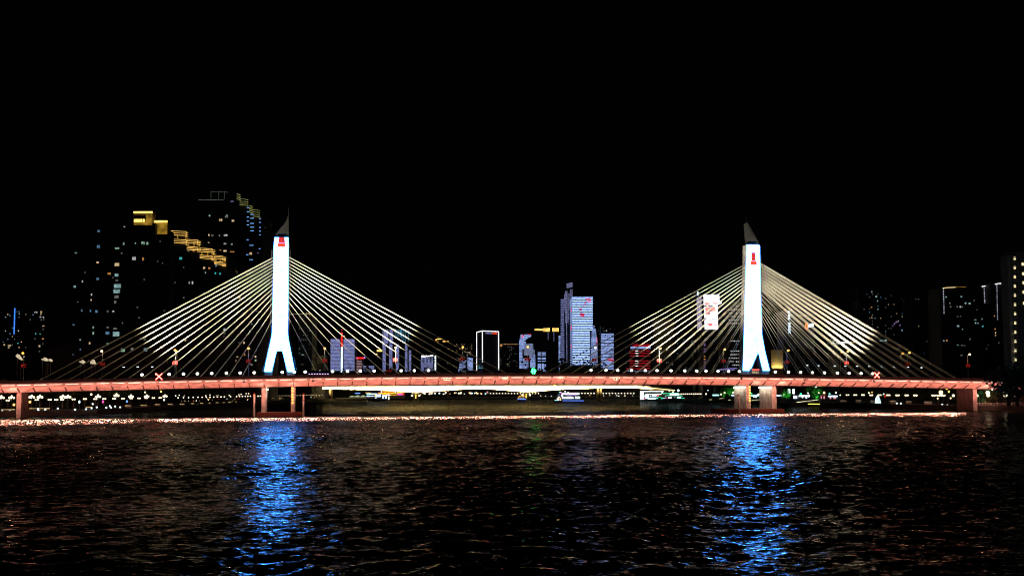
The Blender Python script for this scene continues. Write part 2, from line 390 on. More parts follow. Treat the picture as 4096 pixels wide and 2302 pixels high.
# pictures on the screens: a red flask with an orange body
def plate(quad, mat, name, par, t=-TH - 0.10):
    MB().prism(px_poly(quad, -TH), lambda s, z: (s, t - 0.03, z), lambda s, z: (s, t, z)).build(name, mat, par, False)
plate([(1116, 949), (1138, 949), (1137, 958), (1139, 968), (1141, 972), (1112, 972), (1116, 966)], SCREENR, 'screen_picture', PYL[-1])
plate([(1112, 972.3), (1141, 972.3), (1142, 980), (1143, 987), (1110, 987), (1110, 975)], SCREENO, 'screen_picture', PYL[-1])
plate([(3004.5, 1012), (3008, 1009), (3013, 1012), (3018, 1009), (3022.5, 1011), (3023, 1042), (3005, 1042)], SCREENR, 'screen_picture', PYL[1])
plate([(3005, 1042.3), (3023, 1042.3), (3027, 1047), (3028, 1060), (3000, 1060), (3001, 1047)], SCREENO, 'screen_picture', PYL[1])
mb = MB()
for i in range(9):
    u = 2998 + i * 3.6; q = px_poly([(u, 984 + (i % 3)), (u + 2.4, 984 + (i % 2)), (u + 2.4, 990), (u, 989)], -TH)
    mb.prism(q, lambda s, z: (s, -TH - 0.13, z), lambda s, z: (s, -TH - 0.10, z))
mb.build('screen_lettering', SCREENO, PYL[1], False)
# stays
zst = [bp(1122, v, 0)[1] for v in (1024, 1036, 1049, 1061.5, 1074, 1087, 1100, 1113, 1127, 1143, 1158, 1177, 1196, 1221, 1253)]
for sg in (-1, 1):
    for d in (-1, 1):
        for i in range(15):
            j = 14 - i                                   # the highest stay reaches farthest
            dist = 13.6 + 4.93 * j
            sd = ST[sg] + d * dist; zt = zst[i]
            mb = MB(); quad = i < 9
            for t in ((-1.15, -0.38, 0.38, 1.15) if quad else (-1.2, 1.2)):
                a = Vector((ST[sg] + d * 1.9, t, zt)); b_ = Vector((sd, t, ztop(sd)))
                mb.tube(a, b_, 0.062, 0.062, 6)
            mb.build('stay_cable', STAYM, B, False)
# piers
def pier(u0, u1, vb, t0, t1, zb, name='pier'):
    s0 = bp(u0, 1600, t0)[0]; s1 = bp(u1, 1600, t0)[0]; m = (s0 + s1) / 2
    z1 = zbot(m) + 0.02
    return MB().box(s0, s1, t0, t1, zb, z1).build(name, CONC, B, False), s0, s1, z1
PT = 6.4
pA, *_ = pier(1046, 1063, 1649, -PT, PT, 1.2); pB, b0, b1, bz = pier(1164, 1181, 1649, -PT, PT, 1.2)
pC, c0, c1, cz = pier(2985, 3003, 1640, -PT, PT, 1.2); pD, d0, d1, dz = pier(3088.5, 3106, 1640, -PT, PT, 1.2)
pE, e0, e1, ez = pier(66, 85, 1660, -5.2, 5.2, -0.5); pF, f0, f1, fz = pier(3893, 3909, 1640, -6, 6, -0.5)
STRIPW = emat('pier_wash_strip', (1.0, 0.93, 0.70), 5.0, True)
for par, s, d in ((pC, c0, -1), (pD, d0, -1), (pA, bp(1063, 1600, -PT)[0], 1)):
    zz = zbot(s) - 0.95
    MB().box(min(s + d * 0.05, s + d * 0.4), max(s + d * 0.05, s + d * 0.4), -PT + 0.2, PT - 0.2, zz, zz + 0.35).build('wash_light', STRIPW, par, False)
    l = bpy.data.lights.new('pier_wash', 'AREA'); l.shape = 'RECTANGLE'; l.size = 12; l.size_y = 0.3; l.energy = 330; l.color = (1.0, 0.86, 0.66)
    o = bpy.data.objects.new('pier_wash', l); COL.objects.link(o); P0 = bw(s + d * 1.3, 0, zz - 0.1); P1 = bw(s, 0, zz - 5.0)
    za = (P0 - P1).normalized(); ya = za.cross(BN).normalized(); xa = ya.cross(za); mt = Matrix((xa, ya, za)).transposed().to_4x4(); mt.translation = P0; o.matrix_world = mt
for (s0, ua, ub) in ((-1, 1026, 1209), (1, 2912, 3138)):
    x0 = bp(ua, 1650, -9.5)[0]; x1 = bp(ub, 1650, -9.5)[0]
    MB().box(x0, x1, -9.5, 9.5, -2, 1.25).box(x0 + 0.3, x1 - 0.3, -9.2, 9.2, 1.25, 1.4).build('pile_cap', CAPM, B, False)
for par, u, vsl in ((pB, 1170.5, (1551, 1563, 1575, 1586.5, 1598, 1609.6)), (pC, 2998.5, (1546, 1558, 1569, 1580, 1591, 1602))):
    for i, v in enumerate(vsl):
        s, z = bp(u, v, -PT)
        MB().ball((s, -PT - 0.15, z), 0.27, 8, 6).build('navigation_lamp', NAVY, par, False)
    s, z0 = bp(u, vsl[-1], -PT); z1 = bp(u, vsl[0], -PT)[1]
    MB().box(s - 0.09, s + 0.09, -PT - 0.1, -PT - 0.02, z0, z1).build('lamp_rail', NAVO, par, False)
    lad = MB()
    s2 = s + (0.75 if u < 2000 else -0.75)
    z = 1.5
    while z < z1 + 1: lad.box(s2 - 0.22, s2 + 0.22, -PT - 0.25, -PT - 0.02, z, z + 0.12); z += 0.9
    lad.build('ladder', RIBM, par, False)
for ua, ub, e in ((1046, 1063, 5200), (1164, 1181, 4200), (2985, 3003, 5200), (3088.5, 3106, 6500), (66, 85, 5200), (3893, 3909, 3800)):
    sm = (bp(ua, 1600, -PT)[0] + bp(ub, 1600, -PT)[0]) / 2
    lamp('SPOT', 'pier_floodlight', bw(sm, -EDGE - 0.5, zbot(sm) + 0.6), bw(sm, -PT, 5.5), e, (1.0, 0.42, 0.30), spot_size=math.radians(100), spot_blend=1.0, shadow_soft_size=0.2)
# neon strokes on the girder
def strokes(lst):
    mb = MB()
    for (u0, v0, u1, v1) in lst:
        a = bp(u0, v0, -EDGE - 0.45); b_ = bp(u1, v1, -EDGE - 0.45)
        mb.tube((a[0], -EDGE - 0.45, a[1]), (b_[0], -EDGE - 0.45, b_[1]), 0.10, 0.10, 5)
    mb.build('neon_letter', PEACH, B, False)
strokes([(1775.5, 1511, 1776, 1519), (1786, 1509, 1785.5, 1518.5), (1800.5, 1510, 1800, 1518), (1776, 1519, 1785.5, 1519), (1787, 1518.3, 1800, 1518.5)])
strokes([(2011.5, 1506, 2011.5, 1514), (2020, 1505, 2020, 1514), (2029, 1505, 2029, 1514), (2011.5, 1510.5, 2020, 1510.5), (2011.5, 1514, 2020, 1514), (2021, 1510.5, 2029, 1510.5), (2021, 1514, 2029, 1514)])
strokes([(2237, 1504.5, 2236.5, 1513.5), (2243.5, 1504, 2243.5, 1514), (2250.5, 1504, 2250.5, 1513.5)])
strokes([(2455.5, 1506, 2455.5, 1517), (2456, 1518.5, 2460, 1519), (2462, 1519, 2469, 1518.5), (2466, 1507, 2466, 1517), (2467, 1516, 2471, 1515.5), (2477.5, 1507, 2477.5, 1514)])
for u, v in ((975, 1524), (1253, 1521), (2966, 1514), (3218, 1518), (3497, 1524)):
    s_, z_ = bp(u, v, -EDGE - 0.3)
    MB().box(s_ - 0.35, s_ + 0.35, -EDGE - 0.5, -EDGE - 0.16, z_ - 0.35, z_ + 0.1).box(s_ - 0.3, s_ - 0.2, -EDGE - 0.4, -EDGE - 0.16, z_ + 0.1, z_ + 1.0).box(s_ + 0.2, s_ + 0.3, -EDGE - 0.4, -EDGE - 0.16, z_ + 0.1, z_ + 1.0).build('bracket', DARK, B, False)
# floodlights that wash the girder, the river in front of it and the stays
for i in range(4):
    sa = -215 + i * 105; sb = sa + 105; sm = (sa + sb) / 2; z = ztop(sm)
    sl_ = math.atan2(ztop(sb) - ztop(sa), sb - sa)
    p0 = bw(sm, -23.0, z - 6.0); p1 = bw(sm, -13.5, z - 2.4)
    l = bpy.data.lights.new('girder_floodlight', 'AREA'); l.shape = 'RECTANGLE'; l.size = 104; l.size_y = 0.5; l.energy = 8800; l.color = (1.0, 0.26, 0.185); l.spread = math.radians(76)
    o = bpy.data.objects.new('girder_floodlight', l); COL.objects.link(o)
    zax = (p0 - p1).normalized(); xax = BA * math.cos(sl_) + Vector((0, 0, math.sin(sl_))); yax = zax.cross(xax).normalized(); xax = yax.cross(zax)
    mt = Matrix((xax, yax, zax)).transposed().to_4x4(); mt.translation = p0; o.matrix_world = mt
NL = 42
for i in range(NL):
    sm = -216 + (i + 0.5) * 376.0 / NL; z = ztop(sm); p0 = bw(sm, -EDGE - 0.6, z - 1.2); tc_ = Vector((-p0.x, -p0.y, 0)).normalized()
    p1 = Vector((p0.x, p0.y, 0)) + tc_ * 21.0
    l = bpy.data.lights.new('river_floodlight', 'AREA'); l.shape = 'RECTANGLE'; l.size = 376.0 / NL; l.size_y = 0.4; l.energy = 6000 * (0.55 if i < 8 else 1.0) * random.Random(i).uniform(0.55, 1.3) * (0.05 if i == 9 else 1.0); l.color = (1.0, 0.36, 0.24)
    l.spread = math.radians(40)
    o = bpy.data.objects.new('river_floodlight', l); COL.objects.link(o)
    zax = (p0 - p1).normalized(); yax = zax.cross(BA).normalized(); xa = yax.cross(zax)
    mt = Matrix((xa, yax, zax)).transposed().to_4x4(); mt.translation = p0; o.matrix_world = mt
for sg in (-1, 1):
    for d in (-1, 1):
        for (ds, t, aim_s, aim_z, e) in (45, -16, 25, 40, 200000), (20, -16, 5, 44, 85000):
            s = ST[sg] + d * ds; a = bw(s, t, ztop(s) + 1.3); b_ = bw(ST[sg] + d * aim_s, 0, ztop(s) + aim_z)
            lamp('SPOT', 'stay_floodlight', a, b_, e, (1.0, 0.92, 0.72), spot_size=math.radians(86 if ds > 30 else 56), spot_blend=0.8, shadow_soft_size=0.3)

# floodlight posts standing along the deck
def flood_proto():
    o = root('deck_floodlight', (0, 0, 0), 'x', 'floodlight', 'round white floodlights on the bridge deck')
    MB().tube((-0.25, 0, 0), (-0.25, 0, 1.9), 0.06, 0.05, 6).tube((0.25, 0, 0), (0.25, 0, 1.9), 0.06, 0.05, 6).box(-0.4, 0.4, -0.1, 0.25, 1.85, 2.0).build('post', POLE, o, False)
    hd = MB().ball((0, 0, 2.35), 0.52, 12, 8, 0.85).build('lamp_head', WHITEL, o, False)
    MB().box(-0.5, 0.5, 0.1, 0.7, 2.75, 2.9).build('hood', DARK, hd, False)
    return o
FP = flood_proto(); first = True
FU = [568, 627, 677, 734.5, 790, 847, 906, 961, 1017, 1129, 1177.5, 1221, 1279.6, 1330, 1390, 1441, 1496.6, 1547.7, 1604.7, 1657.7, 1714, 2364, 2424, 2471, 2526, 2581, 2628, 2684, 2739, 2787, 2824, 2872, 2914, 2957, 3005, 3101, 3154, 3202, 3249.5, 3298, 3349.5, 3396, 3444, 3490]
for i, u in enumerate(FU):
    s, z = bp(u, 1475, -4.0); p = bw(s, -4.0, ztop(s))
    lab = 'white round floodlight on twin legs standing along the cables of the %s pylon' % ('left' if u < 2048 else 'right')
    if first: FP.location = p; FP.rotation_euler = (0, 0, BROT); FP['label'] = lab; first = False
    else: copy_tree(FP, p, BROT, lab)
DIMF = root('cable_anchor_lamp', (0, 0, 0), 'x', 'lamp', 'small hooded lamps at the outer cable anchors')
MB().tube((0, 0, 0), (0, 0, 2.6), 0.05, 0.04, 5).build('post', POLE, DIMF, False)
MB().box(-0.35, 0.35, -0.12, 0.12, 2.5, 2.68).build('lamp_head', COOLL, DIMF, False)
first = True
for u, v in ((495, 1467), (551, 1466), (609, 1466), (3229, 1460), (3274, 1461), (3339, 1462), (3382, 1463), (3429, 1463.5), (3477, 1464), (3526, 1465), (3576, 1466), (3632, 1467), (3686, 1469)):
    s, z = bp(u, v, 3.0); p = bw(s, 3.0, z - 2.6)
    lab = 'small pale hooded lamp on a post beyond the %s of the floodlight row' % ('left end' if u < 2048 else 'right part')
    if first: DIMF.location = p; DIMF['label'] = lab; first = False
    else: copy_tree(DIMF, p, BROT, lab)

# street lamps with red flags
def lamp_proto(mat, flags, name):
    o = root('street_lamp', (0, 0, 0), 'x', 'street lamp', name)
    MB().tube((0, 0, 0), (0, 0, 8.6), 0.11, 0.06, 8).tube((0, 0, 8.55), (0, -1.5, 8.9), 0.05, 0.05, 6).build('pole', POLE, o, False)
    MB().ball((0, -1.6, 8.85), 0.42, 10, 6, 0.75).build('lamp_head', mat, o, False)
    lp = lamp('POINT', 'lamp_glow', (0, -1.6, 8.2), None, 260, (1.0, 0.7, 0.4), shadow_soft_size=0.2); lp.parent = o
    if flags:
        for sx in (-1, 1):
            mb = MB(); secs = []
            for k in range(5):
                x = sx * (0.12 + 0.19 * k); y = 0.06 * math.sin(k * 1.7)
                secs.append([(x, y - 0.015, 4.75 - 0.03 * k), (x, y + 0.015, 4.75 - 0.03 * k), (x, y + 0.015, 5.75 - 0.02 * k), (x, y - 0.015, 5.75 - 0.02 * k)])
            mb.loft(secs).build('flag', REDF, o, False)
    return o
LW = lamp_proto(WARML, True, 'street lamps with red flags on the bridge')
LWW = lamp_proto(WARMW, True, 'street lamps with red flags on the bridge')
LN = lamp_proto(WARML, False, 'plain street lamps on the far side of the bridge')
NEAR = [(96, 1412, 0), (410, 1404, 1), (702, 1400, 0), (995, 1393, 0), (1299, 1393, 0), (1582, 1390, 1), (1849, 1388, 0), (2108, 1387, 0), (2377, 1390, 1), (2637, 1393, 0), (2893, 1397, 0), (3147, 1401, 0), (3384, 1405, 0), (3630, 1410, 0), (3870, 1417, 1)]
words = ['leftmost', 'second from left', 'third from left', 'fourth from left', 'fifth from left', 'sixth from left', 'seventh from left', 'middle', 'seventh from right', 'sixth from right', 'fifth from right', 'fourth from right', 'third from right', 'second from right', 'rightmost']
used = set()
for i, (u, v, c) in enumerate(NEAR):
    s, z = bp(u, v, -7.0); zz = ztop(s); sc = (z - zz) / 8.85
    p = bw(s, -7.0, zz); src = LWW if c else LW
    lab = '%s of the tall bridge lamps with red flags, glowing %s' % (words[i], 'pale white' if c else 'amber')
    if src.name in used: o = copy_tree(src, p, BROT, lab)
    else: o = src; used.add(src.name); o.location = p; o.rotation_euler = (0, 0, BROT); o['label'] = lab
    o.scale = (1, 1, sc)
for i, (u, v) in enumerate([(3360, 1407), (3603, 1413.5), (708, 1404.5), (2098, 1392), (3012 + 60, 1402)][:3]):
    s, z = bp(u, v, 7.0); p = bw(s, 7.0, ztop(s))
    lab = ['plain lamp on far side left of the third flag lamp from right', 'plain lamp on far side left of the second flag lamp from right', 'plain lamp close behind the third flag lamp from left'][i]
    o = LN if i == 0 else copy_tree(LN, p, BROT, lab)
    o.location = p; o.rotation_euler = (0, 0, BROT); o['label'] = lab; o.scale = (1, 1, (z - ztop(s)) / 8.85)

# signals hung outside the parapet
def xsign(u, v, half, label):
    s, z = bp(u, v, -EDGE - 0.5); o = root('lane_signal', bw(s, -EDGE - 0.5, z), label, 'signal', 'red cross signals on the bridge', BROT)
    MB().box(-half - 0.15, half + 0.15, 0.12, 0.3, -half - 0.15, half + 0.15).tube((0, 0.35, -half - 0.6), (0, 0.35, half), 0.06, 0.06, 6).build('housing', DARK, o, False)
    mb = MB(); mc = MB()
    for sx in (-1, 1):
        for m_, r_, y in ((mb, 0.19, 0.0), (mc, 0.09, -0.16)):
            m_.tube((-half * sx, y, -half), (half * sx, y, half), r_, r_, 6)
    mb.build('cross', XRED, o, False); mc.build('cross_core', XREDH, o, False)
xsign(636, 1504.5, 1.05, 'glowing red cross signal on the parapet left of the left pylon')
xsign(3507.5, 1499, 0.95, 'glowing red cross signal on the parapet right of the right pylon')
s, z = bp(2134, 1483, -EDGE - 0.5)
G = root('arrow_signal', bw(s, -EDGE - 0.5, z), 'glowing green signal of two opposite half arrows at mid span', 'signal', None, BROT)
MB().box(-1.0, 1.0, 0.12, 0.3, -1.15, 1.15).build('housing', DARK, G, False)
MB().prism([(-0.10, -1.0), (-0.10, 1.0), (-0.42, 1.0), (-0.42, -0.2), (-0.85, 0.0), (-0.85, -0.25)], lambda x, z: (x, -0.05, z), lambda x, z: (x, 0.08, z)).build('arrow', GARROW, G, False)
MB().prism([(0.12, 1.0), (0.12, -1.0), (0.44, -1.0), (0.44, 0.2), (0.88, 0.0), (0.88, 0.25)], lambda x, z: (x, -0.05, z), lambda x, z: (x, 0.08, z)).build('arrow', GARROW, G, False)
# traffic on the deck
def vehicle(u, v, L_, H_, t, bodymat, label, cat, name, lit=True, front=False):
    s, _ = bp(u, v, t); o = root(name, bw(s, t, ztop(s)), label, cat, None, BROT)
    MB().loft([[(-L_ / 2, -1.2, 0.4), (L_ / 2, -1.2, 0.4), (L_ / 2, 1.2, 0.4), (-L_ / 2, 1.2, 0.4)], [(-L_ / 2, -1.25, H_ * 0.6), (L_ / 2, -1.25, H_ * 0.6), (L_ / 2, 1.25, H_ * 0.6), (-L_ / 2, 1.25, H_ * 0.6)], [(-L_ / 2 + 0.3, -1.1, H_), (L_ / 2 - 0.3, -1.1, H_), (L_ / 2 - 0.3, 1.1, H_), (-L_ / 2 + 0.3, 1.1, H_)]]).build('body', bodymat, o, False)
    for sx in (-1, 1):
        for sy in (-1, 1):
            MB().tube((sx * L_ * 0.32, sy * 1.05, 0.45), (sx * L_ * 0.32, sy * 1.28, 0.45), 0.45, 0.45, 10).build('wheel', DARK, o, False)
    return o
bus = vehicle(3018, 1488, 3.2, 3.3, -9, dmat('bus_paint', (0.3, 0.28, 0.25), 0.4), 'lit city bus with a red destination board below the right pylon', 'bus', 'city_bus')
for k in range(4): MB().box(-1.35 + k * 0.7, -0.85 + k * 0.7, -1.3, -1.255, 1.5, 2.35).build('window', WIN['w'], bus, False)
MB().box(-1.4, 1.4, -1.33, -1.255, 2.65, 3.15).build('destination_board', emat('bus_board', (1.0, 0.12, 0.10), 1.2, False, 0.5, 4), bus, False)
car = vehicle(1240, 1497, 4.4, 1.5, -6, DARK, 'dark car with a red tail light just right of the left pylon', 'car', 'car')
MB().box(-2.27, -2.16, -1.2, -0.8, 0.8, 1.05).build('tail_light', XRED, car, False)
car = vehicle(1633, 1491, 4.4, 1.5, -6, DARK, 'dark car with a red tail light under the low end of the long cables', 'car', 'car')
MB().box(-2.27, -2.16, -1.2, -0.8, 0.8, 1.05).build('tail_light', XRED, car, False)
bus2 = vehicle(1277, 1494, 8.0, 2.6, -9, DARK, 'dark coach with a row of violet side lights below striped hotel block', 'bus', 'coach')
for k in range(8): MB().box(-3.6 + k * 0.9, -3.1 + k * 0.9, -1.30, -1.255, 1.3, 1.6).build('side_light', emat('violet_marker', (0.7, 0.5, 1.0), 1.2), bus2, False)
s, z = bp(1556, 1490, -EDGE - 0.1)
o = root('sign_box', bw(s, -EDGE + 0.6, ztop(s) + 0.5), 'dark red box sign standing behind the parapet between lamp posts', 'sign', None, BROT)
MB().box(-1.15, 1.15, 0, 0.3, 0, 2.2).build('panel', dmat('dark_red_panel', (0.10, 0.012, 0.012), 0.7), o, False)
MB().tube((-0.8, 0.36, -0.5), (-0.8, 0.36, 2.0), 0.06).tube((0.8, 0.36, -0.5), (0.8, 0.36, 2.0), 0.06).build('post', DARK, o, False)
# mooring piles round the piers
def pile(u, v0, v1, t, r, label, lean=0.0):
    s, z1 = bp(u, v0, t); o = root('guard_pile', bw(s, t, 0), label, 'pile', 'guard piles in the river', BROT)
    MB().tube((0, 0, -2), (lean, 0, z1 - 0.5), r, r * 0.9, 12).build('shaft', CONC, o, False)
    MB().tube((lean, 0, z1 - 0.5), (lean, 0, z1), r * 0.92, r * 0.92, 12).build('cap', CAPM, o, False)
pile(1017.5, 1571, 1660, -9.5, 0.42, 'slim concrete guard pile left of the left pylon pier')
pile(1214.5, 1571, 1655, -9.5, 0.34, 'slim concrete guard pile right of the left pylon pier')
pile(2959, 1577, 1645, -10.5, 0.36, 'leaning concrete guard pile before the right pylon pier', -0.6)

# ================================================================== the city behind
def tower(u0, u1, vt, Y, depth, name, label, mat=BODY, group=None, vb=None, cat='building'):
    """a block whose front stands at depth Y between the picture columns u0 and u1"""
    um = (u0 + u1) / 2; zt = at(um, vt, Y).z; x0 = at(u0, 1480, Y).x; x1 = at(u1, 1480, Y).x
    o = root(name, ((x0 + x1) / 2, Y, 2.0), label, cat, group)
    MB().box(x0, x1, Y, Y + depth, 1.6, zt).build('wall', mat, o)
    return o
def fbox(o, u0, v0, u1, v1, Y, mat, name, proud=0.35, back=-0.01, label=None):
    """a thin box on the front at depth Y covering a picture rectangle"""
    a = at((u0 + u1) / 2, v0, Y); b = at((u0 + u1) / 2, v1, Y); x0 = at(u0, (v0 + v1) / 2, Y).x; x1 = at(u1, (v0 + v1) / 2, Y).x
    return MB().box(x0, x1, Y - proud, Y - back, b.z, a.z).build(name, mat, o, label=label)
def wins(o, lst, Y):
    for (u, v, w_, h, c) in lst: fbox(o, u - w_ * 0.44, v - h * 0.44, u + w_ * 0.44, v + h * 0.44, Y, WIN[c], 'window')
def bars(mb, u0, u1, v, th, Y, proud=0.5):
    a = at(u0, v - th / 2, Y); b = at(u1, v + th / 2, Y); mb.box(a.x, b.x, Y - proud, Y - 0.02, b.z if b.z < a.z else a.z, a.z if b.z < a.z else b.z)
def vbar(mb, u, w_, v0, v1, Y, proud=0.5):
    a = at(u - w_ / 2, v0, Y); b = at(u + w_ / 2, v1, Y); xm = at(u, (v0 + v1) / 2, Y).x; h = w_ / 2 * Y / F
    mb.box(xm - h, xm + h, Y - proud, Y - 0.02, b.z, a.z)
def rnd_wins(o, u0, u1, v0, v1, Y, n, cols, sz=(3, 6), seed=1, gx=9, gy=11):
    r = random.Random(seed); L_ = []; seen = set()
    for _ in range(n):
        u = u0 + gx * int(r.random() * max(1, (u1 - u0) / gx)) + gx / 2; v = v0 + gy * int(r.random() * max(1, (v1 - v0) / gy)) + gy / 2
        if (u, v) in seen or u > u1 - 2 or v > v1 - 2: continue
        seen.add((u, v)); L_.append((u, v, r.uniform(*sz), r.uniform(*sz), r.choice(cols)))
    wins(o, L_, Y)
WD = 'ddcwn'
# --- far left: low distant blocks
b = tower(-60, 112, 1222, 1150, 30, 'apartment_block', 'low dark block at the left edge with a vertical blue light line')
fbox(b, 56, 1232, 60, 1336, 1150, BLUEL, 'light_line')
rnd_wins(b, 0, 108, 1240, 1400, 1150, 26, 'cdbwdn', (2.5, 5), 3)
wins(b, [(17, 1378, 6, 6, 'w'), (38, 1381, 14, 5, 'w'), (35, 1389, 6, 5, 'w'), (40, 1261, 4, 5, 'b'), (77, 1254, 4, 4, 'c'), (74, 1322, 4, 6, 'n'), (72, 1372, 6, 4, 't')], 1150)
b = tower(118, 188, 1238, 1100, 30, 'apartment_block', 'low dark block with small warm windows in columns beside the blue line block')
wins(b, [(140, 1248, 4, 6, 'n'), (147, 1248, 5, 6, 'n'), (165, 1247, 8, 7, 'w'), (164, 1256, 5, 4, 'w'), (162, 1267, 6, 6, 'n'), (174, 1268, 5, 5, 'n'), (165, 1278, 5, 4, 'd'), (175, 1277, 4, 4, 'd'), (121, 1277, 5, 4, 'd'), (132, 1258, 4, 5, 'b'), (174, 1303, 8, 4, 'w'), (173, 1316, 5, 4, 'd'), (143, 1334, 4, 7, 't'), (161, 1335, 5, 4, 't'), (172, 1354, 8, 6, 'o'), (140, 1354, 4, 5, 'd'), (158, 1383, 7, 8, 'w'), (171, 1374, 4, 4, 'd'), (158, 1404, 5, 5, 'd')], 1100)
b = tower(193, 264, 1216, 1050, 30, 'apartment_block', 'low dark block with an amber stair window beside the tall dark apartments')
wins(b, [(231, 1244, 5, 17, 'o'), (236, 1246, 4, 10, 'o'), (214, 1237, 3, 4, 'w'), (206, 1279, 4, 5, 'b'), (232, 1281, 5, 5, 'd'), (191 + 4, 1345, 4, 4, 'n'), (203, 1345, 4, 5, 'n'), (250, 1358, 4, 5, 't'), (194, 1385, 4, 4, 'd')], 1050)
mb = MB()
for u in (242, 252, 259): bars(mb, u - 3, u + 3, 1214, 2.2, 1050)
mb.build('roof_light', SPIRAL, b)
# --- the tall dark apartments on the left
A1 = tower(186, 532, 908, 720, 40, 'apartment_tower', 'wide dark apartment tower left of the gold crowned roofs', BODY)
def zz(lst): return [(250 + x / 1.4356, 880 + y / 1.4356, a / 1.4356, c / 1.4356, k) for x, y, a, c, k in lst]
wins(A1, zz([(208, 63, 14, 14, 'b'), (207, 152, 18, 18, 'b'), (352, 135, 8, 16, 'c'), (314, 162, 26, 10, 'g'), (356, 38, 8, 5, 'n'), (78, 188, 14, 6, 'g'), (202, 243, 14, 10, 'w'), (313, 255, 28, 20, 'w'), (268, 307, 20, 12, 'o'), (311, 315, 22, 18, 'c'), (312, 345, 14, 10, 'd'), (316, 378, 44, 24, 'c'), (312, 408, 40, 24, 'c'), (311, 440, 26, 18, 'd'), (303, 470, 12, 18, 'd'), (202, 337, 16, 14, 'b'), (71, 382, 14, 12, 'c'), (115, 352, 5, 12, 'n'), (167, 427, 6, 12, 'n'), (165, 458, 5, 10, 'w'), (111, 518, 7, 14, 'b'), (195, 524, 14, 16, 'b'), (161, 520, 6, 14, 'b'), (292, 523, 10, 8, 'n'), (260, 523, 10, 12, 'd'), (177, 615, 8, 14, 'g'), (177, 648, 8, 18, 'g'), (64, 600, 12, 6, 'b'), (260, 615, 14, 10, 'd'), (259, 648, 22, 18, 'b'), (308, 653, 40, 28, 'c'), (303, 622, 22, 10, 'd'), (102, 686, 8, 8, 'c'), (156, 706, 8, 14, 'w'), (259, 710, 10, 16, 'g'), (103, 742, 6, 12, 'b'), (61, 771, 5, 5, 'b'), (347, 745, 24, 22, 'g'), (402, 741, 20, 20, 'd'), (340, 190, 8, 8, 'd'), (290, 330, 6, 6, 'd'), (345, 590, 6, 8, 'd'), (130, 300, 5, 8, 'd'), (88, 470, 6, 6, 'd')]), 720)
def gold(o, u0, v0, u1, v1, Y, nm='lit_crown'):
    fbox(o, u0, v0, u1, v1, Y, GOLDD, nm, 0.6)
A2 = tower(533, 609, 893, 700, 8, 'apartment_tower', 'dark apartment tower under the highest gold roof crown', BODY)
c = fbox(A2, 534, 846, 610, 898, 700, dmat('crown_render', (0.25, 0.2, 0.1)), 'crown', 0.4, -7)
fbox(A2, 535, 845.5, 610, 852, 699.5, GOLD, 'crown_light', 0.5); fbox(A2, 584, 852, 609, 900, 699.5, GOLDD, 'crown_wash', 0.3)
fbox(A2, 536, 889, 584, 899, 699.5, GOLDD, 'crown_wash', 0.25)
fbox(A2, 537, 863, 584, 877, 699.5, DARK, 'crown_opening', 0.3)
for u in (540, 547, 555, 565, 575): fbox(A2, u - 3, 876, u + 3.5, 888, 699.4, GOLD, 'crown_window', 0.4)
A2b = tower(609, 670, 925, 705, 8, 'apartment_tower', 'dark apartment tower under the second gold roof crown', BODY)
fbox(A2b, 606, 882, 670, 937, 705, dmat('crown_render', (0.25, 0.2, 0.1)), 'crown', 0.4, -7)
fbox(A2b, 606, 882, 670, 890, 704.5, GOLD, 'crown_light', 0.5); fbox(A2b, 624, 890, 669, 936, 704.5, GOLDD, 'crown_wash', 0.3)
fbox(A2b, 608, 896, 623, 919, 704.5, DARK, 'crown_opening', 0.3)
wins(A2b, [(652, 1033, 11, 11, 't')][:0], 705)
def z6(lst): return [(500 + x / 4.259, 740 + y / 4.259, a / 4.259, c / 4.259, k) for x, y, a, c, k in lst]
wins(A2, z6([(310, 985, 60, 50, 'g'), (380, 995, 34, 50, 'g'), (178, 990, 16, 30, 'g'), (155, 1248, 64, 62, 'n'), (310, 1258, 26, 60, 'o')]) + zz([(449, 681, 14, 14, 'd'), (472, 682, 12, 16, 'd'), (477, 743, 22, 20, 'c'), (470, 340, 5, 12, 'd'), (440, 560, 6, 8, 'd'), (430, 500, 8, 6, 'd')]), 700)
wins(A2b, z6([(600, 960, 12, 20, 'd'), (560, 1300, 14, 18, 'd'), (640, 1330, 12, 20, 'd')]) + zz([(568, 729, 16, 14, 'w'), (530, 635, 8, 14, 'g'), (520, 400, 6, 8, 'd'), (585, 520, 6, 8, 'd')]), 705)
steps = [(668, 745, 753, 923, 975), (748, 790, 804, 958, 1002), (800, 848, 862, 993, 1037), (858, 890, 905, 1022, 1060)]
wd = ['longest and highest', 'second', 'third', 'lowest and shortest']
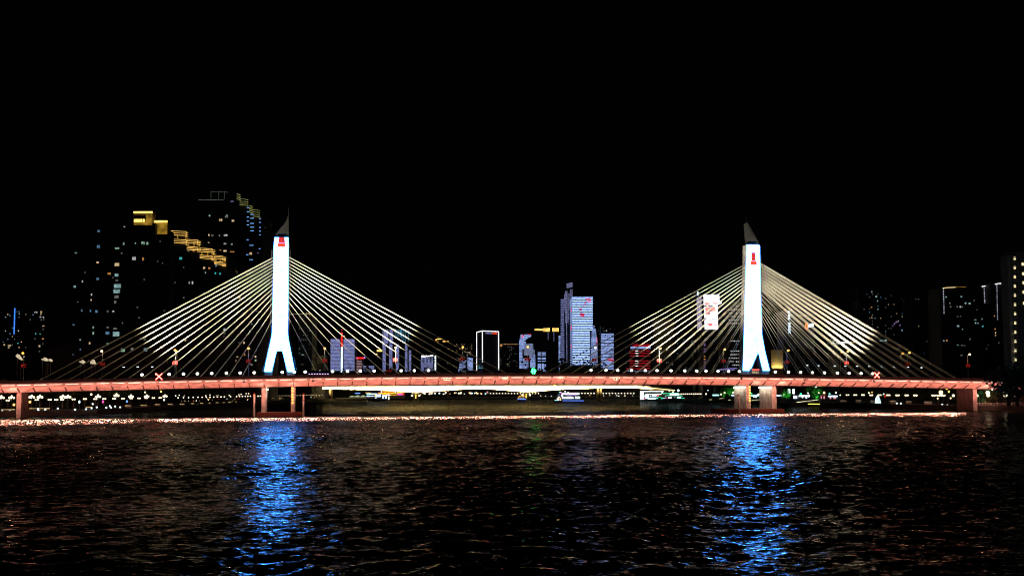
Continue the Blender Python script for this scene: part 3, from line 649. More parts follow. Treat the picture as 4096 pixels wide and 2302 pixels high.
for i, (u0, um, u1, v0, v1) in enumerate(steps):
    Y = (905, 885, 868, 855)[i]
    b = tower(u0, u1 - 2, v0 + 2, Y, 30, 'apartment_tower', 'dark apartment tower topped by the %s of the stepped gold railings' % wd[i], BODY)
    for k, f in enumerate((0.02, 0.17, 0.33, 0.66, 0.80, 0.93)):
        v = v0 + (v1 - v0) * f; mb = MB()
        sl_ = 5.0 * (u1 - u0) / 85
        q0 = at(u0, v - sl_ / 2, Y); q1 = at(um + 3, v + sl_ / 2, Y)
        mb.tube((q0.x, Y - 0.6, q0.z), (q1.x, Y - 0.6, q1.z), 0.12, 0.12, 4)
        q2 = at(um, v + sl_ / 2 + 5, Y); q3 = at(u1, v + sl_ / 2 + 6, Y); mb.tube((q2.x, Y - 1.2, q2.z), (q3.x, Y - 1.2, q3.z), 0.12, 0.12, 4)
        mb.build('lit_railing', GOLD, b)
    for f in (0.12, 0.5, 0.88):
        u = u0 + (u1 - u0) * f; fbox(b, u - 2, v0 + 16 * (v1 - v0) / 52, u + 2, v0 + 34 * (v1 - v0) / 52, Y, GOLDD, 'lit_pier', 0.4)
    if i == 0: wins(b, z6([(950, 1247, 50, 46, 't'), (820, 1330, 14, 20, 'd'), (1000, 1400, 16, 16, 'd')]) + [(735, 1190, 6, 7, 'd'), (700, 1130, 4, 6, 'd'), (720, 1300, 7, 8, 'd'), (690, 1240, 5, 5, 'd'), (742, 1360, 8, 8, 'w')], Y)
    if i == 1: wins(b, z6([(1170, 1118, 30, 30, 'o'), (1080, 1118, 30, 30, 'd')]) + [(770, 1130, 5, 12, 'n'), (757, 1130, 4, 10, 'n'), (780, 1250, 6, 6, 'd')], Y)
    if i == 2: wins(b, z6([(1350, 1410, 38, 40, 'w'), (1438, 1415, 34, 36, 'o')]) + [(822, 1090, 4, 8, 'c'), (817, 1171, 6, 5, 'g'), (837, 1172, 5, 7, 'd'), (850, 1230, 7, 7, 'd')], Y)
    if i == 3: wins(b, z6([(1550, 1370, 26, 46, 'b')]) + [(862, 1092, 6, 7, 't'), (880, 1094, 7, 8, 't'), (900, 1148, 6, 8, 'w'), (898, 1317, 10, 10, 'n'), (898, 1333, 7, 6, 'd'), (895, 1345, 5, 5, 'd')], Y)
# --- tall dark tower behind
B1 = tower(794, 946, 799, 1090, 50, 'apartment_tower', 'tallest dark tower at the back with a thin outlined roof frame', BODY)
mb = MB(); Y = 1089
def ln(mb, u0, v0, u1, v1, Y, r=0.14):
    a = at(u0, v0, Y); b_ = at(u1, v1, Y); mb.tube(a, b_, r, r, 4)
ln(mb, 794, 799, 894, 799.5, Y, 0.2); ln(mb, 844, 766, 882, 766, Y); ln(mb, 882, 766, 912, 769, Y); ln(mb, 844, 766, 844, 798, Y, 0.1); ln(mb, 875, 767, 875, 798, Y, 0.1); ln(mb, 897, 768, 897, 797, Y)
mb.build('roof_outline', LINEG, B1)
MB().box(at(846, 780, 1095).x, at(922, 780, 1095).x, 1095, 1115, at(880, 799, 1095).z, at(880, 768, 1095).z).build('roof_house', BODY, B1)
fbox(B1, 923, 803, 934, 807, 1090, WIN['p'], 'window')
wins(B1, z6([(1440, 520, 26, 30, 'c'), (1735, 517, 26, 22, 'c'), (1730, 540, 60, 30, 'd'), (1630, 595, 58, 42, 'w'), (1840, 608, 44, 34, 'w'), (1430, 850, 20, 36, 'w'), (1490, 860, 36, 30, 'd'), (1610, 858, 22, 36, 'd'), (1715, 855, 66, 34, 'n'), (1380, 985, 26, 24, 'd'), (1425, 985, 28, 30, 'w'), (1705, 998, 46, 24, 'n'), (1820, 1005, 34, 24, 'g'), (1620, 1120, 44, 42, 'o'), (1705, 1120, 60, 30, 'w'), (1825, 1135, 80, 20, 'o')]) + [(948 - 5, 1088, 13, 11, 'w'), (902, 1147, 8, 10, 'w'), (925, 1183, 5, 5, 'd'), (895, 1208, 6, 6, 'd'), (921, 1240, 5, 6, 'd'), (937, 1295, 8, 10, 'd'), (918, 1350, 7, 7, 'd')], 1090)
B2 = tower(948, 994, 822, 1080, 40, 'apartment_tower', 'dark tower with curved yellow outline balconies at its top and blue dashes', BODY)
B3 = tower(998, 1042, 868, 1070, 40, 'apartment_tower', 'dark tower under the lower curved outline balconies, right of its twin', BODY)
for o, u0, u1, vs_, Y in ((B2, 949, 962, (777, 785, 791, 798), 1080), (B2, 960, 993, (797, 806, 814, 821), 1080), (B3, 999, 1012, (824, 831, 837, 843, 850), 1070), (B3, 1012, 1040, (840, 849, 858, 866), 1070)):
    for v in vs_:
        mb = MB(); pts = []
        for k in range(9):
            a = math.pi * k / 8; uu = u0 + (u1 - u0) * (1 - math.cos(a)) / 2; p = at(uu, v + 4.0 * k / 8, Y); pts.append((p.x, Y - 0.3 - 4.0 * math.sin(a), p.z))
        mb.path(pts, 0.16, 4); mb.build('balcony_light', SPIRAL, o)
def dash(o, lst, Y):
    for u, v, w_ in lst: fbox(o, u - w_ / 2, v - 1.3, u + w_ / 2, v + 1.3, Y, emat('blue_dash', (0.22, 0.5, 1.0), 0.9), 'light_dash')
dash(B2, [(500 + x / 4.259, 740 + y / 4.259, 8) for x, y in ((2095, 385), (2095, 455), (2095, 545), (2095, 612), (2095, 677), (2090, 932), (2085, 1185))], 1080)
dash(B3, [(500 + x / 4.259, 740 + y / 4.259, wv) for x, y, wv in ((2165, 500, 14), (2165, 565, 14), (2165, 652, 15), (2165, 717, 15), (2165, 778, 14), (2300, 572, 7), (2300, 635, 6), (2300, 722, 6), (2300, 785, 6), (2300, 848, 5), (2155, 1025, 15), (2295, 1083, 6), (2150, 1270, 14))], 1070)
wins(B2, [(989, 1097, 4, 9, 'n'), (968, 1111, 8, 6, 'd'), (958, 1189, 10, 10, 'w'), (977, 1190, 8, 10, 'd'), (982, 1258, 5, 5, 'd'), (972, 1358, 6, 8, 'd'), (966, 1318, 4, 5, 'd')], 1080)
wins(B3, z6([(2140, 1165, 50, 42, 'w'), (2265, 1155, 30, 16, 'p')]) + [(1008, 1295, 7, 5, 'c'), (1000, 1156, 9, 4, 'd'), (1005, 1120, 6, 3, 'c'), (1035, 1164, 4, 3, 'p'), (1007, 1240, 5, 5, 'd'), (1026, 1242, 7, 6, 'd'), (1003, 1200, 5, 4, 'b'), (1034, 1277, 5, 3, 'n'), (1002, 1327, 5, 4, 'b'), (1020, 1425, 7, 8, 'w')], 1070)
LO = tower(885, 1026, 1345, 1010, 30, 'apartment_block', 'low dark block with warm window rows left of the left pylon foot', BODY)
wins(LO, [(976, 1370, 7, 9, 'w'), (919, 1428, 10, 7, 'w'), (920, 1439, 11, 8, 'n'), (942, 1442, 7, 8, 'w'), (895, 1411, 8, 7, 'd'), (979, 1418, 5, 8, 'o'), (950, 1426, 8, 4, 'w'), (956, 1370, 4, 6, 'd'), (918, 1408, 10, 5, 'n'), (1003, 1396, 4, 4, 'd'), (920, 1365, 10, 8, 'd'), (898, 1365, 8, 8, 'd'), (1006, 1457, 10, 9, 'd'), (1022, 1425, 7, 8, 'w'), (1023, 1440, 8, 7, 'g'), (895, 1443, 7, 8, 'd')], 1010)
OF = tower(1029, 1082, 1323, 1180, 40, 'office_block', 'dark office block with thin pale floor lines beside the left pylon', BODY)
rr = random.Random(4)
for k, v in enumerate((1325, 1334, 1342, 1350, 1358, 1365, 1373, 1381, 1388, 1396, 1404, 1413, 1420, 1429, 1438, 1447, 1456)):
    mb = MB(); bars(mb, 1031 + rr.uniform(0, 3), 1040 + rr.random() * 36, v, 1.5, 1180); mb.build('floor_light', emat('dim_floor_line', (0.55, 0.55, 0.75), 0.28, False, 0.6, 0.3), OF)
fbox(OF, 1061, 1410, 1068, 1414, 1180, COOLL, 'window')
# --- between left pylon and striped block
T_ = tower(1192, 1246, 1262, 1480, 40, 'tower_under_construction', 'dark unfinished tower under a lit crane right of the left pylon', BODY)
rnd_wins(T_, 1194, 1244, 1290, 1460, 1480, 26, 'dddgc', (2.5, 5), 11, 8, 9)
fbox(T_, 1206, 1416, 1215, 1420, 1480, WIN['g'], 'window')
CR = root('tower_crane', at(1225, 1262, 1485), 'tower crane with amber lit jib above the unfinished tower', 'crane')
mb = MB(); P = at(1225, 1262, 1485)
ln(mb, 1225, 1275, 1225, 1248, 1485, 0.5); mb.build('mast', POLE, CR)
mb = MB()
for (a, b_, v) in ((1163, 1176, 1257), (1179, 1187, 1256), (1190, 1205, 1255), (1208, 1222, 1254), (1224, 1240, 1255)): ln(mb, a, v, b_, v - 0.4, 1485, 0.35)
ln(mb, 1205, 1256, 1241, 1251, 1485, 0.25); ln(mb, 1237, 1252, 1243, 1266, 1485, 0.25)
mb.build('jib', emat('crane_light', (1.0, 0.62, 0.2), 0.5, False, 0.7, 0.3), CR)
mb = MB(); ln(mb, 1160, 1256, 1242, 1254, 1206, 0.3); mb.build('jib_truss', POLE, CR)
b = tower(1240, 1300, 1420, 1640, 30, 'office_block', 'low dark block with one pale yellow column of light', BODY)
fbox(b, 1241, 1462, 1247, 1486, 1640, WIN['w'], 'light_column')
# --- striped hotel
Y = 2450
HT = tower(1321, 1419, 1356, Y, 30, 'hotel', 'pale striped hotel block with a vertical red and white sign', BODY)
for (a, b_) in ((1322.5, 1360), (1374.5, 1418)):
    mb = MB(); k = 0
    v = 1357.5
    while v < 1484:
        bars(mb, a, b_, v, 3.4, Y, 0.4); v += 5.55
    mb.build('led_floor_lines', LEDP, HT)
fbox(HT, 1361, 1348, 1373, 1488, Y, DARK, 'sign_fin', 1.2, 0.1)
fbox(HT, 1363.5, 1386, 1370.5, 1487, Y - 1.2, SIGNB, 'light_column', 0.3)
def text(body, u, v, h_px, Y, mat, par, name='sign_lettering', vertical=False, spacing=1.0, yoff=0.0, rot=None):
    cu = bpy.data.curves.new('lettering', 'FONT'); cu.body = '\n'.join(body) if vertical else body
    cu.align_x = 'CENTER'; cu.align_y = 'CENTER'; cu.size = h_px * Y / F; cu.extrude = 0.05 * cu.size; cu.space_line = spacing; cu.offset = 0.012 * cu.size
    t = bpy.data.objects.new('lettering', cu); COL.objects.link(t)
    dg = bpy.context.evaluated_depsgraph_get(); me = bpy.data.meshes.new_from_object(t.evaluated_get(dg))
    bpy.data.objects.remove(t); bpy.data.curves.remove(cu)
    P = at(u, v, Y - yoff); M = Matrix.Translation(P) @ (rot or Matrix.Identity(4)) @ Matrix.Rotation(math.pi / 2, 4, 'X')
    if par.name in ROOTM: M = ROOTM[par.name] @ M
    me.transform(M); me.materials.clear(); me.materials.append(mat); me.name = name
    for p in me.polygons: p.material_index = 0
    o = bpy.data.objects.new(name, me); COL.objects.link(o); o.parent = par; return o
text('华厦大酒店', 1367, 1365, 8.6, Y, REDN, HT, vertical=True, spacing=0.95, yoff=1.6)
p = at(1367, 1333, Y); mb = MB()
for k in range(16):
    a0, a1 = k / 16 * 6.2832, (k + 1) / 16 * 6.2832; r_ = 1.9
    mb.tube((p.x + r_ * math.cos(a0), Y - 1.5, p.z + r_ * math.sin(a0)), (p.x + r_ * math.cos(a1), Y - 1.5, p.z + r_ * math.sin(a1)), 0.5, 0.5, 4)
mb.box(p.x - 1, p.x + 1, Y - 1.6, Y - 1.3, p.z - 1, p.z + 0.2); mb.build('sign_logo', REDN, HT)
mb = MB(); ln(mb, 1367, 1350, 1367, 1318, Y, 0.12); mb.build('mast', POLE, HT)
mb = MB(); q = at(1367.5, 1318.5, Y); mb.ball((q.x, Y, q.z), 0.9, 8, 6); mb.build('beacon', REDN, HT)
fbox(HT, 1365, 1340, 1370, 1343.5, Y - 1.2, WIN['w'], 'roof_light', 0.3); fbox(HT, 1372, 1341, 1380, 1344.5, Y, WIN['w'], 'roof_light', 0.3)
b = tower(1422, 1449, 1436, 2480, 25, 'hotel', 'pink striped block under a small red roof sign', BODY)
v = 1442
while v < 1487: fbox(b, 1423, v, 1447, v + 2.6, 2480, LEDK, 'led_floor_line'); v += 6.2
fbox(b, 1425, 1428, 1458, 1434, 2478, REDN, 'roof_sign', 0.4); fbox(b, 1425, 1427.5, 1430, 1434, 2477.5, MAGN, 'roof_sign', 0.3); fbox(b, 1456, 1426, 1461, 1431, 2478, BLUEN, 'roof_sign', 0.4)
b = tower(1446, 1498, 1461, 2500, 25, 'office_block', 'low wide block of fine violet lines between pink block and split tower', BODY)
for (a, b_) in ((1447, 1467), (1474, 1496)):
    mb = MB(); v = 1463
    while v < 1487: bars(mb, a, b_, v, 1.8, 2500); v += 4.4
    mb.build('led_floor_lines', LEDP, b)
fbox(b, 1464, 1463, 1470, 1473, 2499, dmat('dark_red_panel', (0.1, 0.012, 0.012)), 'panel', 0.4)
# --- split tower with vertical lines
Y = 2600
SP = tower(1529, 1648, 1313, Y, 35, 'office_tower', 'dark tower with violet vertical lines above five striped legs', BODY)
mb = MB()
for u in (1532, 1537, 1540, 1543.5, 1546, 1549, 1551.5, 1560, 1563, 1565.5, 1570.5): vbar(mb, u, 1.8, 1317 + rr.uniform(0, 5), 1374 + rr.uniform(-2, 3), Y)
mb.build('led_lines', LEDP, SP)
mb = MB()
for u, v1 in ((1583.5, 1344), (1592, 1354), (1596, 1343), (1602, 1346), (1606, 1350), (1612, 1372), (1621, 1372), (1633, 1366)): vbar(mb, u, 1.5, 1316 + rr.uniform(0, 4), v1, Y)
mb.build('led_lines', LEDC, SP)
for (a, b_, v0, v1) in ((1530.5, 1543, 1378, 1483), (1556.5, 1569.5, 1377, 1476), (1584.5, 1596, 1376, 1482), (1620, 1629.5, 1376, 1484), (1635.5, 1644.5, 1400, 1480)):
    mb = MB(); v = v0
    while v < v1: bars(mb, a, b_, v + 1.5, 2.5, Y); v += 4.25
    mb.build('led_floor_lines', LEDP, SP)
for u in (1566, 1570, 1576, 1590, 1585): fbox(SP, u - 1.5, 1296 + (u % 3), u + 1.5, 1299 + (u % 3), Y + 4, WIN['d'], 'roof_light')
b = tower(1506, 1529, 1396, 2650, 25, 'office_block', 'small dark block with a gold lit roof edge left of the split tower', BODY)
fbox(b, 1508, 1397, 1529, 1405, 2650, GOLD, 'roof_light'); fbox(b, 1501, 1414, 1510, 1416.5, 2650, GOLD, 'roof_light')
Y = 2450
b = tower(1683, 1746, 1420, Y, 30, 'office_block', 'small block of white vertical lines with a glowing white roof edge', BODY)
fbox(b, 1686, 1420, 1707, 1428, Y, LEDW, 'roof_light'); fbox(b, 1708, 1421, 1720, 1425.5, Y, LEDW, 'roof_light'); fbox(b, 1721, 1419, 1733, 1424, Y, LEDW, 'roof_light')
mb = MB()
for k in range(9): vbar(mb, 1685.5 + k * 5.6, 2.2, 1428, 1454, Y)
for k in range(17): vbar(mb, 1684.5 + k * 2.9, 1.4, 1450, 1485 - (k * 7) % 6, Y)
mb.build('led_lines', LEDP, b)
mb = MB()
for v, h in ((1424.5, 5), (1430.5, 5), (1437.5, 2.5), (1442.5, 2), (1448, 5), (1453, 3), (1458, 4), (1463, 5), (1470, 5), (1477, 4.5)): bars(mb, 1739, 1744, v, h, Y)
mb.build('sign_column', COOLL, b)
# --- gold hat blocks and dim blocks
b = tower(1738, 1800, 1358, 2700, 30, 'office_block', 'dark block with a broken gold line along its roof', BODY)
fbox(b, 1747, 1353, 1771, 1356.5, 1800, GOLD, 'roof_light'); fbox(b, 1742, 1356, 1746, 1360, 1800, GOLD, 'roof_light'); fbox(b, 1746, 1362, 1755, 1367, 1800, GOLDD, 'roof_light'); fbox(b, 1771, 1363, 1794, 1366, 1800, GOLD, 'roof_light')
rnd_wins(b, 1740, 1796, 1380, 1480, 2700, 14, 'dddc', (2, 4), 21)
b = tower(1822, 1892, 1371, 2680, 30, 'apartment_block', 'dim block dotted with tiny amber windows left of outlined tower', BODY)
rnd_wins(b, 1824, 1890, 1374, 1440, 2680, 46, 'doddw', (2, 4.5), 22, 6, 6)
fbox(b, 1870, 1407, 1879, 1411, 2680, WIN['n'], 'window')
b = tower(1836, 1868, 1438, 2440, 20, 'office_block', 'low block of white floor lines left of the outlined tower', BODY)
for k, v in enumerate((1441, 1448, 1455, 1460, 1467, 1472, 1477, 1483)): fbox(b, 1840 - k, v, 1866 - (k % 3) * 4, v + 2.2, 2440, LEDB, 'led_floor_line')
b = tower(1868.5, 1892, 1426, 2445, 20, 'office_block', 'low block of white vertical bars left of the outlined tower', BODY)
mb = MB()
for k in range(6): vbar(mb, 1871.5 + k * 3.7, 2.0, 1428 + k * 0.6, 1479, 2445)
mb.build('led_lines', LEDB, b)
# --- outlined tower
def prism_tower(pts, vt, name, label, mat=BODY):
    P = [at(u, 1480, Y) for u, Y in pts]; c = sum(P, Vector()) / len(P); zt = at(pts[1][0], vt, pts[1][1]).z
    o = root(name, (c.x, c.y, 2.0), label, 'building')
    MB().prism([(p.x, p.y) for p in P], lambda x, y: (x, y, 1.6), lambda x, y: (x, y, zt)).build('wall', mat, o)
    return o, P, zt
OT, P, zt = prism_tower([(1907.5, 2460), (1930, 2410), (1995, 2440), (1972, 2490)], 1322.5, 'office_tower', 'black tower drawn by a glowing white outline at mid span')
zl = at(1930, 1478, 2410).z
def edge(o, a, b_, r=0.85, mat=LEDW, nm='outline_light'):
    MB().tube(a, b_, r, r, 5).build(nm, mat, o)
e_ = Vector((0, -0.6, 0))
edge(OT, Vector((P[0].x, P[0].y, zl)) + e_, Vector((P[0].x, P[0].y, zt)) + e_); edge(OT, Vector((P[1].x, P[1].y, zl + 15)) + e_, Vector((P[1].x, P[1].y, zt)) + e_); edge(OT, Vector((P[2].x, P[2].y, zl)) + e_, Vector((P[2].x, P[2].y, zt)) + e_)
edge(OT, Vector((P[0].x, P[0].y, zt)) + e_, Vector((P[1].x, P[1].y, zt)) + e_); edge(OT, Vector((P[1].x, P[1].y, zt)) + e_, Vector((P[2].x, P[2].y, zt)) + e_)
def on_face(A, B_, f): return A + (B_ - A) * f
for k in range(12):
    q = on_face(P[1], P[2], 0.22 + k * 0.06); h = 1.3
    MB().box(q.x - 0.7, q.x + 0.7, q.y - 0.9, q.y - 0.2, zt - 5.6, zt - 2.2).build('sign_letter', LEDV if k < 7 else SCREENO, OT)
for v in (1465, 1471): fbox(OT, 1913, v - 1, 1930, v + 1, 2409, LEDC, 'light_line')
b = tower(1998, 2076, 1374, 2750, 30, 'apartment_block', 'dim block with a row of amber roof lights right of the outlined tower', BODY)
fbox(b, 2000, 1375, 2009, 1385, 2750, WIN['o'], 'window')
for k in range(14): fbox(b, 2012 + k * 4.4, 1373.5, 2014.6 + k * 4.4, 1377, 2750, WIN['o'] if k % 3 else WIN['d'], 'roof_light')
rnd_wins(b, 2000, 2075, 1382, 1470, 2750, 34, 'dddwd', (2, 4), 25, 7, 7)
# --- bowed tower and its lantern front
Y = 2450
BW = tower(2077, 2142, 1410, Y, 30, 'office_tower', 'striped tower sweeping out at its top beside a lantern of vertical lines', BODY)
MB().box(at(2077, 1400, Y + 2).x, at(2100, 1400, Y + 2).x, Y + 2, Y + 25, at(2088, 1412, Y + 2).z, at(2088, 1340, Y + 2).z).build('upper_wall', BODY, BW)
ZB = 8.047
def zb_(x, y): return 2060 + x / ZB, 1320 + y / ZB
mb = MB(); mr = MB()
for (x0, x1, y) in ((178, 520, 150), (178, 520, 185), (178, 500, 212), (178, 435, 238), (178, 410, 262), (148, 370, 295), (148, 345, 322), (135, 305, 355), (133, 350, 380), (133, 350, 412), (133, 315, 440), (133, 312, 470), (133, 312, 498), (133, 312, 535), (133, 312, 562), (133, 310, 595), (133, 235, 622), (133, 235, 655), (133, 235, 685), (133, 235, 718), (133, 235, 742), (135, 235, 775), (135, 235, 800), (137, 240, 835), (137, 240, 860), (137, 240, 890), (137, 238, 918), (137, 238, 950), (137, 238, 975), (137, 195, 1012), (137, 195, 1040), (137, 248, 1072), (137, 248, 1100), (140, 248, 1135), (140, 248, 1160), (140, 248, 1190), (140, 248, 1215)):
    u0, v = zb_(x0, y); u1, _ = zb_(x1, y); bars(mb, u0, u1, v - 0.4, 1.9, Y, 0.5)
for (x0, x1, y) in ((410, 520, 138), (205, 270, 180), (215, 270, 205), (230, 270, 240), (250, 300, 150)):
    u0, v = zb_(x0, y); u1, _ = zb_(x1, y); bars(mr, u0, u1, v - 0.4, 2.4, Y - 0.55, 0.2)
mb.build('led_floor_lines', LEDB, BW); mr.build('led_picture', LEDR, BW)
mb = MB()
for (x0, x1, y) in ((575, 650, 795), (570, 650, 840), (535, 650, 872), (530, 650, 905), (515, 650, 935), (495, 655, 965), (485, 655, 998), (485, 655, 1030), (485, 655, 1058), (488, 655, 1088), (488, 655, 1118), (488, 655, 1150), (488, 655, 1182), (258, 415, 915), (262, 425, 945), (262, 428, 970), (262, 428, 1000), (262, 428, 1040), (265, 428, 1065), (265, 310, 1100), (370, 428, 1098), (265, 310, 1130), (370, 428, 1130), (265, 428, 1160), (265, 428, 1190), (268, 400, 1225)):
    u0, v = zb_(x0, y); u1, _ = zb_(x1, y); bars(mb, u0, u1, v, 1.7, Y, 0.5)
mb.build('led_floor_lines', LEDB, BW)
LNT = MB(); qa = at(2099, 1373, Y - 3); qb = at(2133, 1424, Y - 3)
LNT.box(at(2101, 1400, Y - 3).x, at(2132, 1400, Y - 3).x, Y - 3, Y + 20, at(2115, 1424, Y - 3).z, qa.z); LNT.build('lantern_wall', BODY, BW)
mb = MB()
for k in range(13):
    u = 2101.5 + k * 2.5; vbar(mb, u, 1.3, 1374 - k * 0.1, 1420 + (13 if 6 < k < 11 else 0), Y - 3)
for u in (2096.5, 2099): vbar(mb, u, 1.2, 1398, 1420, Y)
for u in (2134.5, 2137.5): vbar(mb, u, 1.2, 1396, 1419, Y)
mb.build('led_lines', emat('led_line_grey_blue', (0.42, 0.5, 0.85), 0.6, False, 0.45, 0.5), BW)
b = tower(2149, 2185, 1405, 2480, 25, 'office_block', 'small block with two columns of white floor lines right of green arrows', BODY)
for (x0, x1) in ((733, 832), (860, 993)):
    mb = MB()
    for y in (718, 752, 808, 888, 918, 993, 1082, 1112, 1146, 1178, 1212, 1244, 1274, 1305):
        if x0 == 733 and y > 1280: continue
        u0, v = zb_(x0, y); u1, _ = zb_(x1, y); bars(mb, u0, u1, v, 2.4, 2480)
    mb.build('led_floor_lines', LEDB, b)
GH = tower(2138, 2234, 1316, 2720, 40, 'office_tower', 'dark tower with a gold band of roof lights left of the tallest tower', BODY)
for ks in (range(0, 14), range(16, 22)):
    mb = MB()
    for k in ks: vbar(mb, 2140.5 + k * 4.4, 2.8, 1314 - (3 if k > 7 else 0), 1321 + (4 if k > 7 else 0), 2720)
    mb.build('roof_light', GOLD, GH)
mb = MB(); vbar(mb, 2192.5, 1.4, 1327, 1358, 2720); vbar(mb, 2215.5, 1.4, 1327, 1364, 2720); mb.build('light_line', LEDV, GH)
# --- the tallest LED tower
Y = 2500
MT = tower(2291, 2371.5, 1187, Y, 100, 'led_tower', 'tallest tower wrapped in bright blue white floor lines with red spots', BODY)
x0 = at(2291, 1480, Y).x; xs0 = at(2280, 1480, Y).x
N_ = 42; rr = random.Random(9)
front = MB(); side = MB()
xr = at(2371.5, 1480, Y).x
for k in range(N_):
    v = 1189 + k * 6.85
    if v > 1462: break
    z = at(2330, v, Y).z; h = 0.66
    u1 = 2371 - (0 if v < 1312 else min(9, (v - 1312) * 0.25))
    front.box(x0, at(u1, v, Y).x, Y - 0.5, Y - 0.02, z - h, z + h)
    side.box(x0 - 0.5, x0 - 0.02, Y - 0.5, Y + 99, z - h * 0.7, z + h * 0.7)
front.build('led_floor_lines', emat('led_line_bright', (0.34, 0.50, 1.0), 2.6, False, 0.3, 0.3), MT); side.build('led_floor_lines', LEDB, MT)
mr = MB()
for (x, y, a, c) in ((915, 342, 75, 12), (925, 365, 60, 14), (935, 385, 40, 12), (875, 395, 22, 8), (865, 418, 24, 8), (845, 440, 24, 7), (805, 495, 34, 10), (815, 550, 40, 10), (830, 572, 68, 12), (835, 592, 40, 10), (838, 608, 10, 6), (770, 585, 14, 6)):
    u, v = 2100 + x / 3.62, 1100 + y / 3.62; bars(mr, u - a / 7.24, u + a / 7.24, v, c / 3.62, Y - 0.5, 0.25)
mr.build('led_picture', LEDR, MT)
mr = MB()
for (yy, v, ln_) in ((8, 1232, 10), (8, 1239, 8), (14, 1300, 10), (14, 1306, 12), (12, 1312, 8), (20, 1379, 10), (18, 1384, 14)):
    z = at(2285, v, Y).z; mr.box(x0 - 0.8, x0 - 0.52, Y + yy * 1.6, Y + yy * 1.6 + ln_ * 2.3, z - 1.5, z + 1.5)
mr.build('led_picture', LEDR, MT)
# left wing, core and crown
W2 = MB(); W2.box(at(2242.5, 1480, Y + 22).x, at(2262, 1480, Y + 22).x, Y + 22, Y + 60, 1.6, at(2250, 1196, Y + 22).z); W2.build('wing', BODY, MT)
mb = MB()
for k in range(40):
    v = 1197 + k * 6.95
    if v > 1452: break
    for dv in (0, 2.6): bars(mb, 2243, 2258.5 + min(4, k * 0.25), v + dv + rr.uniform(-.3, .3), 1.1, Y + 22)
mb.build('led_floor_lines', LEDP, MT)
C2 = MB(); C2.box(at(2258, 1480, Y + 21).x, at(2282, 1480, Y + 21).x, Y + 21, Y + 50, 1.6, at(2268, 1168, Y + 21).z); C2.build('core', BODY, MT)
mb = MB()
for k in range(7): vbar(mb, 2257.5 + k * 1.95, 1.0, 1161 + (k % 3) * 2 + (14 if k < 2 else 0), (1236, 1250, 1290, 1290, 1450, 1452, 1290)[k], Y + 21)
for k in range(7): vbar(mb, 2272.5 + k * 2.8, 1.1, 1172 - (16 if k > 2 else 0) + (k % 2) * 2, (1295, 1280, 1235, 1190, 1187, 1187, 1187)[k], Y + 20.8)
mb.build('led_lines', LEDV, MT)
CW = MB(); CW.box(at(2267, 1480, Y + 24).x, at(2290, 1480, Y + 24).x, Y + 24, Y + 44, at(2278, 1190, Y + 24).z, at(2278, 1130, Y + 24).z); CW.build('crown', BODY, MT)
mb = MB()
for k in range(9): vbar(mb, 2267.5 + k * 2.7, 1.5, 1133.5 - k * 0.6, 1152 - k * 0.6, Y + 24)
mb.build('led_lines', LEDV, MT)
b = tower(2234, 2242, 1341, Y + 10, 20, 'led_block', 'narrow striped block tight against the left foot of the tallest tower', BODY)
mb = MB(); v = 1343
while v < 1484: bars(mb, 2234.5, 2242 - rr.choice((0, 0, 0, 2)), v, 2.2, Y + 10); v += 4.6
mb.build('led_floor_lines', LEDB, b)
Y = 2420
LB2 = tower(2364, 2391, 1320, Y, 25, 'led_block', 'rounded lower striped block with a leaf crest at right foot of tallest tower', BODY)
mb = MB(); v = 1315
while v < 1468:
    k = (v - 1313) / 40; a = 2368 - min(4, k * 3); b_ = 2382 + min(8, k * 6); bars(mb, a, b_, v, 1.9, Y); v += 4.4
mb.build('led_floor_lines', LEDB, LB2)
mb = MB()
for k in range(5): ln(mb, 2375.5, 1311, 2371 + k * 2.3, 1299 + abs(k - 2) * 2.2, Y, 0.4)
mb.build('roof_crest', LEDP, LB2)
mr = MB()
for v in (1352, 1357, 1362, 1372, 1377): bars(mr, 2384, 2390, v, 1.8, Y - 0.5, 0.2)
mr.build('led_picture', LEDR, LB2)
Y = 2470
b = tower(2404, 2456, 1303, Y, 30, 'office_tower', 'broad tower of white floor lines under a dark top right of the tallest tower', BODY)
mb = MB(); v = 1334.5; k = 0
while v < 1479:
    g = rr.random()
    if g < 0.6: bars(mb, 2404.5, 2455, v, 2.0, Y)
    else:
        c = rr.uniform(2415, 2445); bars(mb, 2404.5, c - 2, v, 2.0, Y); bars(mb, c + 2, 2455, v, 2.0, Y)
    if k % 2: bars(mb, 2404.5, rr.uniform(2420, 2455), v + 3.1, 1.3, Y)
    v += 5.6; k += 1
mb.build('led_floor_lines', LEDB, b)
mr = MB()
for v in (1436, 1441): bars(mr, 2430, 2454, v, 2.2, Y - 0.5, 0.2)
mr.build('led_picture', LEDR, b)
wins(b, [(2415, 1322, 4, 4, 'd'), (2426, 1322, 5, 4, 'n'), (2412, 1312, 3, 3, 'd'), (2440, 1315, 3, 3, 'd')], Y)
b = tower(2392, 2402, 1310, 2650, 20, 'apartment_block', 'narrow dark slab between two striped towers', BODY)
wins(b, [(2394, 1321, 3, 3, 'd'), (2398, 1335, 3, 3, 'd')], 2650)
Y = 2450
RT_ = tower(2507, 2602, 1374, Y, 30, 'office_block', 'dark block ruled with red floor lines and two white ones', BODY)
for v, a in ((1377, 2532), (1383, 2530), (1402, 2517), (1412, 2519), (1422, 2518), (1442, 2514), (1452, 2519), (1462, 2518), (1473, 2505)):
    mb = MB(); bars(mb, a, 2601, v, 1.8, Y); mb.build('led_floor_line', emat('red_floor_line', (1.0, 0.02, 0.04), 0.55, False, 0.6, 0.15), RT_)
for v in (1387, 1392): mb = MB(); bars(mb, 2522, 2602, v, 2.4, Y); mb.build('led_floor_line', LEDB, RT_)
mb = MB()
